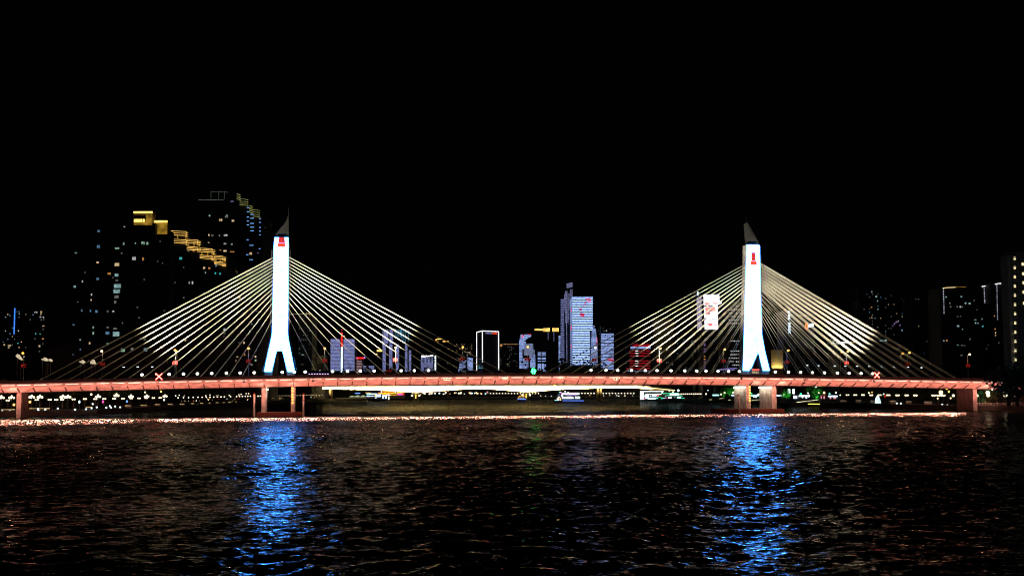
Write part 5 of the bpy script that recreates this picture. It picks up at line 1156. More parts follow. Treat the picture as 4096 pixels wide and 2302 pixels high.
# pavilion tents behind the left bank
TENT = emat('glow_painted_canopy', (1.0, 0.82, 0.52), 0.6, False, 0.3, 0.5)  # floodlit look put into the canopy material as glow, no lamp behind it
def z8(x, y): return x / 4.138, 1150 + y / 4.138
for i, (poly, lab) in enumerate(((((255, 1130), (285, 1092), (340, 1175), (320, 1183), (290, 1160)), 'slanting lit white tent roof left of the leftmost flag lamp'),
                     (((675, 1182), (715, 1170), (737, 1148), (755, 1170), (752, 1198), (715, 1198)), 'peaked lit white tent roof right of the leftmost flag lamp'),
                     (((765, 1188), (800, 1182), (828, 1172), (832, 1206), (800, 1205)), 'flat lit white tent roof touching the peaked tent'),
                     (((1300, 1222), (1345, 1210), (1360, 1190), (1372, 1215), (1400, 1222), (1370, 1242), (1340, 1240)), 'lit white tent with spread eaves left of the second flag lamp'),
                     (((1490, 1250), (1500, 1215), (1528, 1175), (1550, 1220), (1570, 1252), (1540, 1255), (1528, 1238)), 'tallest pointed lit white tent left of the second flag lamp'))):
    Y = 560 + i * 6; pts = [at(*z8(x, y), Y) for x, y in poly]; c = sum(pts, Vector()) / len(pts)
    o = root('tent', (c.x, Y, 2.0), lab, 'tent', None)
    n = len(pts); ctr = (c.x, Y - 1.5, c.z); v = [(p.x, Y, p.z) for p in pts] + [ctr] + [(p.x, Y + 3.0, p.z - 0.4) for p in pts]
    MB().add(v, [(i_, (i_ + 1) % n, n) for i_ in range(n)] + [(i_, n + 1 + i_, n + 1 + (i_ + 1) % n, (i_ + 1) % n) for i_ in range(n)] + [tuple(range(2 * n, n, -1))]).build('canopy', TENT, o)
    mb = MB(); x0 = min(p.x for p in pts) + 0.3; x1 = max(p.x for p in pts) - 0.3; zl = min(p.z for p in pts) + 0.2
    for x in (x0, x1): mb.tube((x, Y + 1.5, 2.0), (x, Y + 1.5, zl), 0.12)
    mb.build('post', POLE, o)

# ================================================================== far bank lamps and lights
for k in range(18):
    u = 2327.6 + 12.2 * k; put_single(u, 1571.6, 2360, 1.3, GLOBEF, 'f', 'evenly spaced lamps on the far bank', 'lamp in the even far bank row under the right half of the lit bridge')
for k in range(17):
    u = 1962 + 12.0 * k; put_single(u, 1572.2, 2360, 1.2, GLOBEF, 'f2', 'evenly spaced lamps on the far bank', 'lamp in the even far bank row under the middle of the lit bridge')
for k in range(12):
    u = 2720 + 7.6 * k; put_single(u, 1574.5 - k * 0.05, 1250 - k * 14, 0.6, GLOBEF, 'f3', 'lamps along the receding right quay', 'lamp in the close row right of the green outlined boat')
rr = random.Random(77)
FW = [GLOBEF, emat('far_white', (0.85, 0.95, 1.0), 1.4), emat('far_cyan', (0.5, 0.9, 1.0), 1.0), emat('far_amber', (1.0, 0.6, 0.25), 1.2), emat('far_pink', (1.0, 0.4, 0.4), 0.9)]
for k in range(44):
    u = 1640 + rr.random() * 310; c = rr.choice((0, 0, 0, 1, 1, 2, 3, 4)); put_single(u, 1571.5 + rr.gauss(0, 1.6), 2358, rr.uniform(0.8, 1.8), FW[c], 'x%d' % c, 'scattered lights on the far bank', 'scattered far bank light between the two haunches of the lit bridge')
for k in range(26):
    u = 2080 + rr.random() * 480; c = rr.choice((0, 0, 1, 3)); put_single(u, 1581.5 + rr.gauss(0, 0.8), 2358, rr.uniform(0.5, 1.0), FW[c], 'y%d' % c, 'scattered low lights on the far bank', 'small low light near the waterline of the far bank')
# waterside restaurant behind the lit bridge
YR = 1900
RS = root('waterside_restaurant', (at(1570, 1570, YR).x, YR, 2.0), 'gold and red neon lit waterside restaurant under the lit beam bridge', 'building')
def rb(u0, v0, u1, v1, mat, nm, y=YR, d=0.6):
    a = at(u0, v0, y); b_ = at(u1, v1, y); return MB().box(a.x, b_.x, y - d, y, b_.z, a.z).build(nm, mat, RS)
a = at(1510, 1558, YR + 1); b_ = at(1618, 1580, YR + 1); MB().box(a.x, b_.x, YR + 1, YR + 22, 1.6, a.z).build('wall', BODY, RS)
AMB = emat('amber_neon', (1.0, 0.45, 0.03), 1.6, False, 0.5, 0.3); ORN = emat('orange_wall', (1.0, 0.22, 0.01), 0.8, False, 0.6, 0.3)
rb(1528, 1560, 1583, 1569, ORN, 'lit_wall'); rb(1510, 1569.5, 1588, 1572.5, AMB, 'eave_light'); rb(1512, 1574, 1560, 1575.5, AMB, 'eave_light'); rb(1561, 1576.5, 1590, 1579, AMB, 'eave_light')
rb(1523.5, 1559.5, 1527, 1568.5, emat('pink_column', (1.0, 0.6, 0.8), 2.0), 'lit_column', YR - 1); rb(1580.5, 1563, 1584, 1569.5, emat('pink_column', (1.0, 0.6, 0.8), 2.0), 'lit_column', YR - 1)
rb(1589, 1565, 1609, 1571, AMB, 'lit_wall'); rb(1589, 1572, 1611, 1578.5, MAGN, 'lit_wall'); rb(1611, 1567, 1617, 1578, REDN, 'sign')
rb(1462, 1568.5, 1483, 1570.3, AMB, 'eave_light')
o = root('shop_building', (at(1485, 1575, 1850).x, 1850, 2.0), 'low blue white lit shop building left of the gold restaurant', 'building')
def ob(o, u0, v0, u1, v1, mat, nm, Y, d=0.6):
    a = at(u0, v0, Y); b_ = at(u1, v1, Y); return MB().box(a.x, b_.x, Y - d, Y, b_.z, a.z).build(nm, mat, o)
a = at(1466, 1570, 1851); b_ = at(1508, 1580, 1851); MB().box(a.x, b_.x, 1851, 1866, 1.6, a.z).build('wall', BODY, o)
ob(o, 1467, 1572, 1483, 1577.5, CYANN, 'lit_wall', 1850); ob(o, 1484, 1572.5, 1509, 1576.5, SIGNB, 'lit_wall', 1850); ob(o, 1466, 1582.5, 1481, 1584.8, SIGNB, 'lit_window', 1850); ob(o, 1483, 1582.3, 1493, 1584.2, SIGNB, 'lit_window', 1850); ob(o, 1495, 1582, 1503, 1583.8, SIGNB, 'lit_window', 1850)
o = root('roof_sign', (at(1431, 1571, 1900).x, 1900, 2.0), 'glowing blue sign on the dark bank left of the gold restaurant', 'sign')
ob(o, 1420, 1569.5, 1441, 1573, BLUEN, 'panel', 1900); a = at(1430, 1573, 1900); MB().tube((a.x, 1900.3, 2), (a.x, 1900.3, a.z + 1), 0.3).build('post', POLE, o)
for i, u in enumerate((1409.5, 1430.5, 1453)):
    Y = 1650; a = at(u, 1586, Y); o = root('dome_tent', (a.x, Y, 1.0), ['dimmest', 'middle', 'rightmost'][i] + ' of the three pale green lit domes on the dark pontoon', 'tent', 'lit domes on the pontoon')
    mb = MB(); n = 12; w_ = 9.5 * Y / F; h_ = (4.5 if i == 0 else 6.0) * Y / F; secs = []
    for k in range(7):
        y = -3 + k; secs.append([(a.x + w_ * math.cos(math.pi * j / n), Y + y * 1.5, a.z + h_ * math.sin(math.pi * j / n)) for j in range(n + 1)])
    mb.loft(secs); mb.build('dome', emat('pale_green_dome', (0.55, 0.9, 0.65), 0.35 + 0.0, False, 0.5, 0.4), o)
    ob(o, u - 10.5, 1586, u + 10.5, 1588.5, DARK, 'deck', Y, 6)
o = root('pontoon', (at(1420, 1595, 1640).x, 1640, 0), 'long dark pontoon carrying the pale green domes', 'pontoon')
ob(o, 1345, 1589, 1470, 1593.5, DARK, 'deck', 1640, 8)
for k in range(6):
    u = 1352 + k * 23; a = at(u, 1592, 1636); MB().tube((a.x, 1634, -2), (a.x, 1634, a.z + 0.5), 0.5).build('pile', DARK, o)

# ================================================================== boats
def hull(o, u0, u1, vdeck, vw, Y, beam, mat, bow=-1, nm='hull'):
    a = at(u0, vdeck, Y); b_ = at(u1, vdeck, Y); zd = max(a.z, 0.5); L_ = b_.x - a.x; secs = []
    for k in range(9):
        f = k / 8; w_ = beam * (1 - (abs(f - (0.45 if bow < 0 else 0.55)) * 1.75) ** 2.6 * 0.9)
        x = a.x + L_ * f; sheer = 0.4 * (f - 0.5) ** 2 * 4 * 0.5; xb = a.x + L_ * (0.06 + 0.88 * f)
        secs.append([(x, Y - w_ / 2, zd + sheer), (x, Y + w_ / 2, zd + sheer), (xb, Y + w_ * 0.38, -0.6), (xb, Y - w_ * 0.38, -0.6)])
    MB().loft(secs).build(nm, mat, o)
HULLM = dmat('dark_hull_paint', (0.05, 0.06, 0.07), 0.4)
CABIN = dmat('cabin_paint', (0.10, 0.13, 0.16), 0.4)
def bx(o, u0, v0, u1, v1, mat, nm, Y, y0=-0.4, y1=0.0):
    a = at(u0, v0, Y); b_ = at(u1, v1, Y); return MB().box(a.x, b_.x, Y + y0, Y + y1, b_.z, a.z).build(nm, mat, o)
def px(Y, pts, r, mat, o, nm, dy=0.0):
    MB().path([(at(u, v, Y).x, Y + dy, at(u, v, Y).z) for u, v in pts], r, 5).build(nm, mat, o)
# three-deck cruise boat
Y = 1150; k16 = 16.1
def c2(x, y): return 2200 + x / k16, 1550 + y / k16
C1 = root('cruise_boat', (at(2275, 1600, Y).x, Y, 0), 'white and blue neon cruise boat at mid river with a carved bow figure', 'boat')
hull(C1, *[c2(270, 0)[0], c2(2170, 0)[0]], c2(0, 815)[1], 1604, Y, 7, HULLM)
px(Y, [c2(800, 822), c2(2165, 822)], 0.22, BLUEN, C1, 'hull_light', -3.7); px(Y, [c2(275, 785), c2(430, 800), c2(740, 822)], 0.16, CYANN, C1, 'bow_light', -2.6)
bx(C1, *c2(800, 560), *c2(1920, 800), CABIN, 'cabin', Y, -2.8, 2.8); bx(C1, *c2(850, 330), *c2(1860, 560), CABIN, 'upper_deck', Y, -2.6, 2.6)
def skirt(x0, y0, x1, y1, mat, nm, dy): bx(C1, *c2(x0, y0), *c2(x1, y1), mat, nm, Y, dy - 0.25, dy)
BN1 = emat('boat_neon_white', (0.78, 0.92, 1.0), 2.4, False, 0.45, 0.9)
skirt(810, 320, 1880, 430, BN1, 'upper_neon_band', -2.7); skirt(810, 570, 1490, 690, BN1, 'lower_neon_band', -2.9); skirt(1610, 560, 1920, 690, BN1, 'lower_neon_band', -2.9)
px(Y, [c2(860, 320), c2(750, 440), c2(800, 690)], 0.4, BN1, C1, 'bow_neon_frame', -2.8)
px(Y, [c2(1000, 475), c2(1720, 470)], 0.2, emat('violet_neon', (0.5, 0.15, 0.9), 0.9), C1, 'deck_light', -2.75)
for x in (1300, 1345, 1540, 1590, 1760): skirt(x, 300, x + 45, 322, MAGN, 'roof_lamp', -2.6)
for x, m in ((1130, 'w'), (1225, 'w'), (1310, 'n'), (1620, 'n')): skirt(x - 18, 505, x + 18, 548, WIN[m], 'window', -2.62)
for x in (900, 1100, 1230, 1400, 1700): skirt(x - 40, 720, x + 40, 770, WIN['b'], 'window', -2.82)
skirt(1130, 265, 1210, 318, WHITEN, 'roof_house', -1.0)
mb = MB(); p = at(*c2(975, 232), Y); mb.tube((p.x, Y, p.z - 6 * Y / F), (p.x, Y, p.z), 0.1); mb.build('mast', POLE, C1); mb = MB(); mb.ball((p.x, Y, p.z), 0.6, 8, 6); mb.build('mast_lamp', WHITEN, C1)
fig = MB(); q = [c2(430, 760), c2(450, 560), c2(520, 380), c2(600, 360), c2(690, 450), c2(700, 560), c2(740, 800)]
fig.prism([(at(u, v, Y).x, at(u, v, Y).z) for u, v in q], lambda x, z: (x, Y - 1.2, z), lambda x, z: (x, Y + 1.2, z)); fig.build('bow_figure', emat('dim_blue_figure', (0.25, 0.35, 0.55), 0.2, False, 0.8, 1.2), C1)
skirt(440, 660, 590, 800, emat('boat_warm', (1.0, 0.75, 0.6), 1.6), 'figure_light', -1.3); skirt(530, 560, 620, 640, emat('boat_warm', (1.0, 0.75, 0.6), 1.6), 'figure_light', -1.3); skirt(640, 670, 700, 790, ORANGE, 'figure_light', -1.3)
skirt(600, 255, 720, 300, CYANN, 'figure_light', -1.3); skirt(690, 300, 790, 400, MAGN, 'figure_light', -1.32)
# white boxy ferry and the green outlined boat
k11 = 11.71
def c3(x, y): return 2540 + x / k11, 1540 + y / k11
Y = 1290
C2_ = root('cruise_boat', (at(2600, 1595, Y).x, Y, 0), 'boxy white lit cruise boat with a flat glowing roof behind the green boat', 'boat')
hull(C2_, c3(215, 0)[0], c3(1150, 0)[0], c3(0, 655)[1], 1599, Y, 7.5, HULLM)
bx(C2_, *c3(240, 400), *c3(1200, 650), CABIN, 'cabin', Y, -3, 3)
WN = emat('boat_white', (0.85, 1.0, 1.0), 2.6, False, 0.3, 0.6)
def s3(x0, y0, x1, y1, mat, nm, dy=-3.2): bx(C2_, *c3(x0, y0), *c3(x1, y1), mat, nm, Y, dy - 0.2, dy)
s3(225, 270, 335, 655, WN, 'bow_tower'); s3(350, 270, 395, 655, WN, 'bow_tower'); s3(395, 480, 450, 525, WN, 'neon_band'); s3(460, 400, 520, 600, WN, 'neon_column'); s3(560, 390, 610, 580, WN, 'neon_column')
s3(410, 265, 1320, 295, WN, 'roof_light'); s3(1230, 290, 1285, 370, WN, 'neon_column'); s3(480, 395, 1215, 430, WN, 'neon_band'); s3(790, 430, 980, 505, WN, 'lit_saloon', -3.1); s3(480, 575, 1040, 610, CYANN, 'neon_band'); s3(590, 618, 950, 645, WN, 'lower_lights')
s3(400, 625, 465, 660, MAGN, 'stern_sign'); s3(680, 485, 740, 512, WN, 'window'); s3(650, 530, 1000, 570, WIN['b'], 'window', -3.05)
mb = MB(); p = at(*c3(1050, 470), Y); mb.ball((0, 0, 0), 1, 12, 6); mb.v = [(p.x + a * 1.25, Y - 3.4 + b_ * 0.15, p.z + c_ * 1.15) for a, b_, c_ in mb.v]; mb.build('round_sign', emat('red_sign', (1.0, 0.15, 0.15), 1.3, False, 0.3, 2), C2_)
for x in (500, 560, 1240): bx(C2_, *c3(x - 6, 295), *c3(x + 6, 400), POLE, 'roof_post', Y, -2.9, -2.7)
MB().box(at(*c3(410, 262), Y).x, at(*c3(1300, 262), Y).x, Y - 3, Y + 3, at(*c3(410, 285), Y).z, at(*c3(410, 268), Y).z).build('roof', CABIN, C2_)
Y = 1080
C3 = root('cruise_boat', (at(2685, 1600, Y).x, Y, 0), 'dark hulled boat traced with green neon outlines left of the right pier', 'boat')
hull(C3, c3(1020, 0)[0], c3(2300, 0)[0], c3(0, 605)[1], 1605, Y, 7, dmat('teal_hull', (0.08, 0.16, 0.17), 0.4), 1)
bx(C3, *c3(1420, 480), *c3(2150, 605), CABIN, 'cabin', Y, -2.4, 2.4); bx(C3, *c3(1250, 360), *c3(2020, 470), CABIN, 'upper_deck', Y, -2.2, 2.2)
px(Y, [c3(1040, 640), c3(1050, 590), c3(1100, 550), c3(1150, 545), c3(1210, 570), c3(1240, 610), c3(1205, 665)], 0.16, GREENN, C3, 'wheel_outline', -3.0)
mb = MB(); p = at(*c3(1140, 620), Y); mb.tube((p.x, Y - 2.9, p.z), (p.x, Y - 2.2, p.z), 1.9, 1.9, 16); mb.build('paddle_wheel', HULLM, C3)
px(Y, [c3(1245, 600), c3(1380, 600)], 0.14, CYANN, C3, 'hull_light', -3.2); px(Y, [c3(1390, 598), c3(1620, 600)], 0.12, MAGN, C3, 'hull_light', -3.2); px(Y, [c3(1890, 600), c3(2300, 600)], 0.14, emat('aqua_neon', (0.1, 1.0, 0.7), 1.4), C3, 'hull_light', -3.2)
px(Y, [c3(1240, 350), c3(1240, 372), c3(2030, 370), c3(2030, 352)], 0.18, GREENN, C3, 'roof_outline', -2.5)
px(Y, [c3(1400, 535), c3(1430, 490), c3(1490, 470), c3(2120, 475), c3(2180, 490), c3(2195, 530)], 0.2, emat('aqua_green', (0.15, 1.0, 0.55), 1.5), C3, 'deck_outline', -2.6)
def s4(x0, y0, x1, y1, mat, nm, dy=-2.7): bx(C3, *c3(x0, y0), *c3(x1, y1), mat, nm, Y, dy - 0.15, dy)
s4(1610, 375, 2020, 455, WN, 'lit_saloon', -2.4); s4(1540, 550, 1600, 595, WHITEN, 'window', -2.45); s4(1625, 530, 1690, 600, WHITEN, 'window', -2.45); s4(1815, 520, 1870, 555, WIN['n'], 'window', -2.45); s4(1975, 530, 2040, 615, WN, 'window', -2.45); s4(2055, 530, 2115, 615, WN, 'window', -2.45)
for x in (1310, 1370, 1430): s4(x - 14, 400, x + 14, 435, WIN['n'], 'window', -2.25)
for x, y, r in ((1600, 250, 0.38), (1780, 305, 0.5), (2025, 240, 0.95)):
    p = at(*c3(x, y), Y); mb = MB(); mb.tube((p.x, Y, at(*c3(x, 360), Y).z), (p.x, Y, p.z), 0.07); mb.build('mast', POLE, C3); mb = MB(); mb.ball((p.x, Y, p.z), r, 10, 8); mb.build('mast_lamp', emat('mast_lamp', (0.75, 1.0, 1.0), 4.0), C3)
# small yellow and blue boat
Y = 1400
def c4(x, y): return 2200 + x / 4.293, 1520 + y / 4.293
C4 = root('ferry_boat', (at(2087, 1600, Y).x, Y, 0), 'small ferry with amber roof and blue hull light by the lit bridge pier', 'boat')
hull(C4, 2070, 2104, 1596.5, 1601, Y, 4.5, HULLM)
bx(C4, 2075, 1585, 2101, 1596, CABIN, 'cabin', Y, -1.6, 1.6)
px(Y, [(2070, 1594.5), (2104, 1595.5)], 0.4, BLUEN, C4, 'hull_light', -2.3); px(Y, [(2072, 1592), (2076, 1585), (2080, 1582.5), (2099, 1581.5), (2102, 1583)], 0.35, AMB, C4, 'roof_light', -1.8)
bx(C4, 2079, 1587, 2084, 1591, WIN['w'], 'window', Y, -1.75, -1.62); bx(C4, 2088, 1587, 2096, 1591, WIN['w'], 'window', Y, -1.75, -1.62)
# moored ferry landing at left
Y = 1500
C5 = root('ferry_boat', (at(1500, 1595, Y).x, Y, 0), 'moored ferry lit blue and white below the gold restaurant', 'boat')
hull(C5, 1478, 1560, 1596, 1600, Y, 8, HULLM)
bx(C5, 1500, 1577, 1552, 1596, CABIN, 'cabin', Y, -2.5, 2.5)
def c5(x, y): return 1360 + x / 9.2, 1540 + y / 9.2
for (x0, y0, x1, y1, m, nm) in ((1350, 360, 1510, 420, SIGNB, 'lit_saloon'), (1370, 325, 1520, 348, BLUEN, 'neon_band'), (1565, 365, 1725, 405, WN, 'lit_saloon'), (1570, 420, 1615, 485, SIGNB, 'window'), (1670, 420, 1725, 485, SIGNB, 'window'), (1310, 350, 1345, 400, ORANGE, 'sign'), (1720, 335, 1860, 365, emat('boat_lilac', (0.9, 0.75, 1.0), 1.6), 'neon_band'), (1785, 400, 1822, 525, emat('boat_cream', (1.0, 0.95, 0.7), 2.0), 'gangway_light'), (1300, 440, 1320, 470, WHITEN, 'window'), (1335, 440, 1352, 470, WHITEN, 'window')):
    bx(C5, *c5(x0, y0), *c5(x1, y1), m, nm, Y, -2.9, -2.6)

# ================================================================== right bank
rb_sp = lambda x, y: (3100 + x / 3.68, 1380 + y / 3.68)
RL = lamp_pair(GLOBE, 'twin globe lamps along the right quay', 0.42, 0.45, 3.9)
RP = [(1068, 731), (1182, 731), (1295, 731), (1417, 733), (1540, 733), (1668, 733), (1803, 735), (1938, 735), (2067, 736), (2335, 737), (2408, 737), (2477, 738)]
for (x, y) in RP:
    u, v = rb_sp(x, y); Y = bank_y(u, 'r') + 12; p = at(u, v, Y)
    put(RL, 'rl', (p.x, Y, 2.0), 'twin globe lamp in the right quay row between pylon and end pier', (1, 1, max(0.4, (p.z - 2.0) / 4.1)))
def z9(x, y): return 3500 + x / 4.322, 1380 + y / 4.322
for (x, y, r, m, lab) in ((1140, 815, 0.85, emat('big_amber_globe', (1.0, 0.62, 0.22), 4.0), 'largest amber globe on the right quay left of the end pier'), (1238, 750, 0.35, ORANGE, 'small amber globe under the girder left of the end pier'), (1278, 800, 0.35, ORANGE, 'small amber globe just left of the end pier'), (1355, 868, 0.5, GLOBE, 'white globe touching the left side of the end pier'), (1740, 868, 0.5, ORANGE, 'amber globe touching the right side of the end pier'), (1765, 868, 0.5, GLOBE, 'white globe just right of the end pier'), (1950, 820, 0.8, GLOBE, 'large white globe above the playground'), (1950, 870, 0.45, GLOBE, 'left lower globe of the playground lamp'), (1970, 866, 0.45, GLOBE, 'right lower globe of the playground lamp'), (2230, 822, 0.5, GLOBE, 'upper globe of the lamp at the right tree edge'), (2242, 870, 0.45, GLOBE, 'left lower globe of the lamp at the right tree edge'), (2275, 872, 0.45, GLOBE, 'right lower globe of the lamp at the right tree edge'), (2420, 873, 0.28, GLOBE, 'small white lamp under the trees at the right edge'), (2027, 760, 0.35, COOLL, 'small cool lamp under the right end of the girder'), (378, 1002, 0.3, COOLL, 'left tiny cool lamp low on the right quay wall'), (447, 1003, 0.3, COOLL, 'second tiny cool lamp low on the right quay wall'), (1163, 1020, 0.28, COOLL, 'tiny cool lamp on the quay wall left of the end pier'), (1250, 1037, 0.36, COOLL, 'brightest tiny cool lamp on the quay wall left of the end pier'), (1083, 915, 0.3, WARMW, 'slim warm lamp below the amber globe'), (1308, 912, 0.3, WARMW, 'slim warm lamp left of the end pier'), (2448, 953, 0.35, ORANGE, 'low orange lamp at the right picture edge')):
    u, v = z9(x, y); Y = bank_y(u, 'r') + 10; put_single(u, v, Y, r, m, m.name + 'z', 'separate globes near the right end pier', lab)
for (x, y, r, m, lab) in ((57, 720, 0, None, ''),)[:0]: pass
def shop(u0, u1, v0, v1, mat, label, Yo=18, name='kiosk', wins_=()):
    Y = bank_y((u0 + u1) / 2, 'r') + Yo; a = at(u0, v0, Y); b_ = at(u1, v1, Y)
    o = root(name, ((a.x + b_.x) / 2, Y, 2.0), label, 'kiosk')
    MB().box(a.x, b_.x, Y, Y + 4, 1.95, a.z + 0.4).build('wall', BODY, o); MB().box(a.x - 0.3, b_.x + 0.3, Y - 0.8, Y + 4.2, a.z + 0.4, a.z + 0.6).build('roof', DARK, o)
    MB().box(a.x, b_.x, Y - 0.35, Y - 0.01, b_.z, a.z).build('lit_sign', mat, o)
    for (ua, va, ub, vb, m) in wins_:
        p = at(ua, va, Y); q = at(ub, vb, Y); MB().box(p.x, q.x, Y - 0.3, Y - 0.01, max(2.0, q.z), p.z).build('lit_window', m, o)
def z7(x, y): return 2820 + x / 4.770, 1530 + y / 4.770
PKW = emat('pink_window', (1.0, 0.45, 0.5), 0.9)
for (x0, x1, y0, y1, m, lab, ws) in ((145, 268, 222, 246, CYANN, 'cyan lit kiosk left of the right pylon pier', ()), (505, 570, 225, 248, SIGNB, 'blue white lit kiosk touching the left pier wall', ()), (880, 1030, 228, 252, CYANN, 'bright cyan kiosk seen between the two pier walls', ((925, 255, 940, 275, WN), (960, 255, 982, 282, WN))), (1365, 1475, 230, 252, SIGNB, 'blue white kiosk just right of the pier walls', ()), (1685, 1755, 246, 298, SIGNB, 'two bright blue white panels right of the pier walls', ()), (1790, 1990, 236, 262, WN, 'long white lit shop front under the green lamp', ((1850, 262, 1870, 285, WN), (1920, 262, 1945, 298, SIGNB), (1965, 215, 1995, 270, emat('boat_lilac', (0.9, 0.75, 1.0), 1.6)))), (2350, 2525, 242, 266, SIGNB, 'kiosk with a blue white sign over pink windows', ((2380, 270, 2405, 303, PKW), (2450, 270, 2472, 303, PKW), (2478, 270, 2500, 303, PKW))), (2205, 2300, 238, 246, emat('dim_red_sign', (1.0, 0.2, 0.2), 0.4), 'dark kiosk with three pink windows', ((2208, 255, 2225, 302, PKW), (2262, 255, 2282, 302, PKW)))):
    u0, v0 = z7(x0, y0); u1, v1 = z7(x1, y1); shop(u0, u1, v0, v1, m, lab, 18, 'kiosk', [(z7(a, b_)[0], z7(a, b_)[1], z7(c, d)[0], z7(c, d)[1], m_) for a, b_, c, d, m_ in ws])
for i, (x0, x1, y0, y1) in enumerate(((1582, 1628, 118, 205), (1672, 1712, 118, 208))):
    u0, v0 = z7(x0, y0); u1, v1 = z7(x1, y1); Y = bank_y(u0, 'r') + 30; a = at(u0, v0, Y); b_ = at(u1, v1, Y)
    o = root('banner_sign', ((a.x + b_.x) / 2, Y, 2.0), ['left', 'right'][i] + ' of the two tall white glowing banner signs right of the pier', 'sign', 'tall glowing banner signs')
    MB().box(a.x, b_.x, Y, Y + 0.4, b_.z, a.z).build('panel', WN, o); MB().tube(((a.x + b_.x) / 2, Y + 0.5, 2), ((a.x + b_.x) / 2, Y + 0.5, a.z), 0.12).build('post', POLE, o)
for (x0, y0, x1, y1, lab, m) in ((80, 323, 370, 290, 'sloping lit gangway left of the right pylon pier', 'r'), (880, 336, 1040, 318, 'sloping lit gangway seen between the pier walls', 'r'), (1740, 370, 2150, 322, 'long sloping lit gangway right of the pier', 'r'), (1955, 400, 2180, 404, 'floating pontoon edged with a yellow light line', 'y'), (440, 328, 480, 324, 'short lit gangway end left of the pier', 'r')):
    Y = bank_y(z7(x0, y0)[0], 'r') - 4; a = at(*z7(x0, y0), Y); b_ = at(*z7(x1, y1), Y)
    o = root('gangway' if m == 'r' else 'pontoon', ((a.x + b_.x) / 2, Y, 0), lab, 'gangway' if m == 'r' else 'pontoon')
    MB().tube((a.x, Y - 1.1, a.z), (b_.x, Y - 1.1, b_.z), 0.22 if m == 'y' else 0.13, None, 5).build('light_line', emat('gangway_light', (1.0, 0.88, 0.5), 1.3, False, 0.4, 0.5) if m == 'r' else emat('yellow_line', (1.0, 0.9, 0.12), 1.5, False, 0.3, 0.7), o)
    MB().add([(a.x, Y - 1, a.z - 0.5), (b_.x, Y - 1, b_.z - 0.5), (b_.x, Y + 1, b_.z - 0.5), (a.x, Y + 1, a.z - 0.5), (a.x, Y - 1, a.z - 0.2), (b_.x, Y - 1, b_.z - 0.2), (b_.x, Y + 1, b_.z - 0.2), (a.x, Y + 1, a.z - 0.2)], [(0, 1, 2, 3), (4, 5, 6, 7), (0, 1, 5, 4), (2, 3, 7, 6), (1, 2, 6, 5), (0, 3, 7, 4)]).build('deck', DARK, o)
    mb = MB()
    for f in (0.1, 0.5, 0.9): x = a.x + (b_.x - a.x) * f; mb.tube((x, Y, -1.5), (x, Y, a.z + (b_.z - a.z) * f - 0.3), 0.15)
    mb.build('support', DARK, o)
u, v = rb_sp(1512, 770); Y = bank_y(u, 'r') + 14; p = at(u, v, Y)
o = root('dome_tent', (p.x, Y, 2.0), 'glowing white dome tent among the right quay lamps', 'tent'); mb = MB(); mb.ball((p.x, Y, 2.0), 1, 14, 8)
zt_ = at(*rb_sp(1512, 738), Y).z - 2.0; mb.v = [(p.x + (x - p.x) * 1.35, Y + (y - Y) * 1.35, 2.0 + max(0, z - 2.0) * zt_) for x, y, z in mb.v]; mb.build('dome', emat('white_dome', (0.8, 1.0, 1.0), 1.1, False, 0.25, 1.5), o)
MB().box(p.x - 1.5, p.x + 1.5, Y - 1.5, Y + 1.5, 1.9, 2.06).build('base', DARK, o)
for (x, y, r, m, lab) in ((380, 715, 0.62, GREENN, 'green lamp left of the long white shop front'), (803, 714, 0.5, emat('aqua_green', (0.15, 1.0, 0.55), 1.5), 'green lamp above the pink windowed kiosk'), (603, 604, 0.6, COOLL, 'high white floodlight over the green lit tree'), (723, 697, 0.6, emat('big_amber_globe', (1.0, 0.62, 0.22), 4.0), 'amber globe under the green lit tree'), (645, 698, 0.3, GLOBE, 'small lamp left of the amber globe under the green tree'), (898, 694, 0.4, WARMW, 'warm lamp right of the green lit trees'), (128, 725, 0.5, GLOBE, 'globe lamp just right of the right pylon pier'), (485, 702, 0.35, WHITEN, 'small white lamp above the long shop front'), (1383, 698, 0.35, WARMW, 'high warm lamp left of the white dome tent'), (1425, 690, 0.3, ORANGE, 'high orange lamp above the white dome tent'), (1622, 750, 0.35, REDN, 'small red light right of the white dome tent'), (1600, 716, 0.3, COOLL, 'small cool light right of the white dome tent'), (960, 733, 0.3, GLOBE, 'dim globe at the left start of the right quay row')):
    u, v = rb_sp(x, y); Y = bank_y(u, 'r') + 16; put_single(u, v, Y, r, m, m.name + 'k', 'separate lights on the right bank', lab)
for (x, y, m, lab) in ((20, 213, GLOBE, 'globe lamp left of the cyan kiosk'), (307, 218, GLOBE, 'globe lamp right of the cyan kiosk'), (540, 185, GLOBE, 'globe lamp touching the left pier wall'), (886, 205, GREENN, 'green lamp between the two pier walls'), (1018, 222, GLOBE, 'globe lamp between the two pier walls'), (374, 188, WARMW, 'small warm lamp below the green tree left of the pier'), (57, 143, COOLL, 'small high cool lamp left of the green tree')):
    u, v = z7(x, y); Y = bank_y(u, 'r') + 16; put_single(u, v, Y, 0.6 if m is not COOLL else 0.35, m, m.name + 'm', 'separate lights around the right pylon pier', lab)
for (x0, x1, y) in ((960, 1055, 808), (1190, 1270, 805), (1405, 1465, 812), (1690, 1780, 812), (1930, 2010, 822), (2195, 2310, 826)):
    u0, v = rb_sp(x0, y); u1, _ = rb_sp(x1, y); Y = bank_y(u0, 'r') + 4
    bay(None, u0, u1, v, Y, 'low seat wall with dim warm under lighting in the right quay row', 'lit seat walls along the right quay', emat('bay_dim_light', (1.0, 0.75, 0.45), 0.22, False, 0.7, 1.5))
